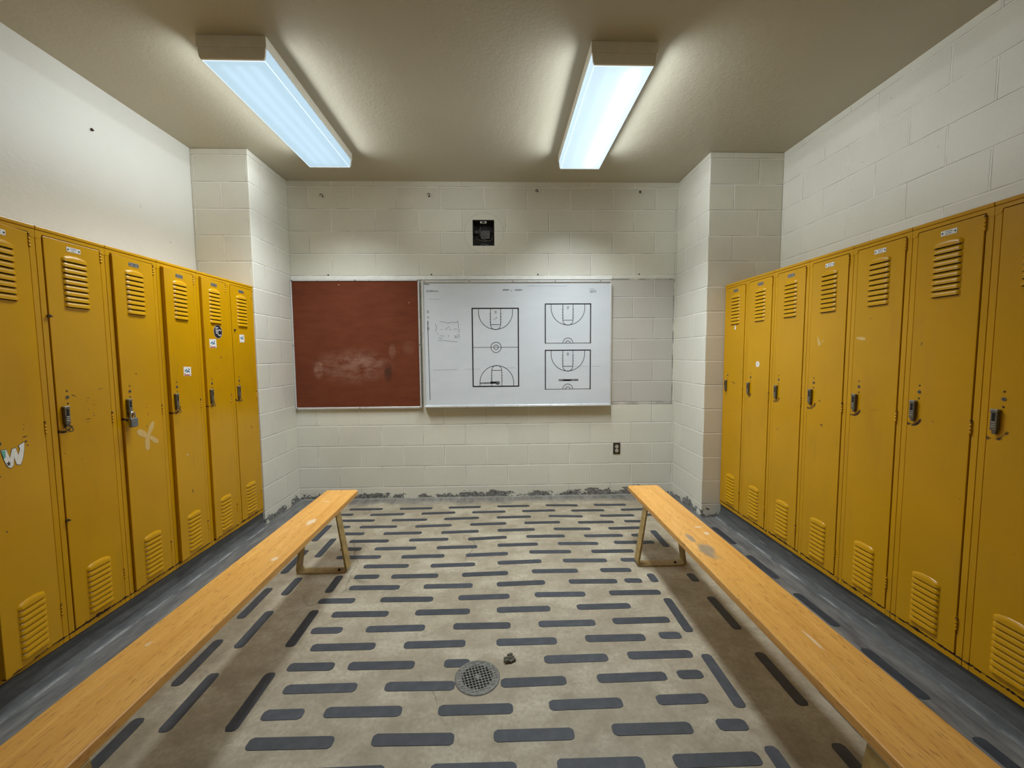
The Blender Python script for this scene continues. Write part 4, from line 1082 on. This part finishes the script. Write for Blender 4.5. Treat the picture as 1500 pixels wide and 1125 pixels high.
def fixture(cx, label, tubes, glow, tint, wd, ws, bulb_st):
    y0, y1 = 2.214, 3.422; cy = (y0+y1)/2; hw = .174; zt = 2.958; zb = 2.902
    t = root('ceiling_light', label, 'ceiling light', (cx, cy, ZC), 0, 'strip lights on the ceiling')
    L2 = (y1-y0)/2
    bm = bmesh.new()      # pan, open underneath
    w = .004
    box(bm, (-hw, -L2, -.006), (hw, L2, 0)); box(bm, (-hw, -L2, zt-ZC), (-hw+w, L2, -.006)); box(bm, (hw-w, -L2, zt-ZC), (hw, L2, -.006))
    box(bm, (-hw+w, -L2, zt-ZC), (hw-w, -L2+w, -.006)); box(bm, (-hw+w, L2-w, zt-ZC), (hw-w, L2, -.006))
    finish('housing', bm, M_PAN, t)
    for s_ in (-1, 1):
        bm = bmesh.new(); a, b = (-L2+.002, -L2+.014) if s_ < 0 else (L2-.014, L2-.002)
        prism(bm, [(-hw+.004, zt-ZC), (-hw+.009, zb-ZC+.012), (-hw+.016, zb-ZC-.001), (hw-.016, zb-ZC-.001), (hw-.009, zb-ZC+.012), (hw-.004, zt-ZC)], 1, a, b, 0, .002)
        finish('end_cap', bm, M_PAN, t)
    # wrap-around lens: a thin folded sheet
    A = [(-hw+.006, zt-ZC+.004), (-hw+.011, zb-ZC+.013), (-hw+.020, zb-ZC), (hw-.020, zb-ZC), (hw-.011, zb-ZC+.013), (hw-.006, zt-ZC+.004)]
    bm = bmesh.new(); ya, yb = -L2+.015, L2-.015
    va = [bm.verts.new((x, ya, z)) for x, z in A]; vb = [bm.verts.new((x, yb, z)) for x, z in A]
    for i in range(len(A)-1): bm.faces.new((va[i], va[i+1], vb[i+1], vb[i]))
    bmesh.ops.recalc_face_normals(bm, faces=bm.faces[:])
    finish('lens', bm, lens_mat(label[:9] + '_lens', glow, tint), t)
    # glowing beads added along the lens folds to paint their bright edge lines
    bm = bmesh.new()
    for x, z in ((-hw+.018, zb-ZC+.0015), (hw-.018, zb-ZC+.0015)): tube(bm, [(x, ya, z), (x, yb, z)], .0026, 6)
    for y in (ya+.002, yb-.002): tube(bm, [(-hw+.018, y, zb-ZC+.0015), (hw-.018, y, zb-ZC+.0015)], .0026, 6)
    finish('lens_edge', bm, glow_mat(label[:9] + '_edge', (0.80, 0.91, 1.0, 1), .95), t)
    for q, x in enumerate(tubes):
        bm = bmesh.new(); tube(bm, [(x, -L2+.05, -.086), (x, L2-.05, -.086)], .0127, 12)
        finish('lamp_tube', bm, glow_mat('%s_tube_%d' % (label[:5], q), (0.80, 0.93, 1.0, 1), bulb_st[q]), t, True)
    # the light the lens throws: down into the room and out through its two sides
    link(area('lamp_down', (0, 0, zb-ZC-.003), (0, 0, 0), 2*hw-.05, 2*L2-.06, wd, math.radians(118), (0.895, 0.966, 1.0)), t)
    for s_ in (-1, 1):
        link(area('lamp_side', (s_*(hw-.003), 0, zb-ZC+.028), (0, s_*-(PI/2-.26), 0), .036, 2*L2-.06, ws, math.radians(136), (0.895, 0.966, 1.0)), t)
fixture(-1.342, 'strip light on the ceiling with an evenly pale blue lens', (-.075, 0.0, .075), GLOW_L, (0.56, 0.79, 1.0, 1), 20, 3.4, (TUBE_L,)*3)
fixture(.664, 'strip light on the ceiling with one bright white tube showing', (-.075, .065), GLOW_R, (0.66, 0.83, 1.0, 1), 27, 4.2, (TUBE_L, TUBE_R))

# ------------------------------------------------------------------ surroundings and camera
w = bpy.data.worlds.new('World'); bpy.context.scene.world = w; w.use_nodes = True
w.node_tree.nodes['Background'].inputs[0].default_value = (0.02, 0.02, 0.02, 1)
yaw, pitch, roll = YPR
fw = Vector((math.sin(yaw)*math.cos(pitch), math.cos(yaw)*math.cos(pitch), -math.sin(pitch)))
rt = Vector((math.cos(yaw), -math.sin(yaw), 0)); dn = fw.cross(rt)
c, s = math.cos(roll), math.sin(roll)
r2 = rt*c + dn*s; d2 = -rt*s + dn*c
cam = bpy.data.cameras.new('camera'); cam.sensor_width = 36; cam.lens = 597.08/1500*36; cam.clip_start = .02
co = bpy.data.objects.new('camera', cam); C.objects.link(co)
co.matrix_world = Matrix(((r2.x, -d2.x, -fw.x, 0), (r2.y, -d2.y, -fw.y, 0), (r2.z, -d2.z, -fw.z, EYE), (0, 0, 0, 1)))
sc = bpy.context.scene; sc.camera = co
sc.view_settings.view_transform = 'Standard'; sc.view_settings.look = 'None'; sc.view_settings.gamma = 1; sc.view_settings.exposure = EXPO
try: sc.view_settings.use_curve_mapping = False
except Exception: pass
sc.cycles.use_denoising = True
sc.cycles.max_bounces = 10; sc.cycles.diffuse_bounces = 6; sc.cycles.caustics_reflective = False; sc.cycles.caustics_refractive = False
sc.cycles.sample_clamp_indirect = 4.0
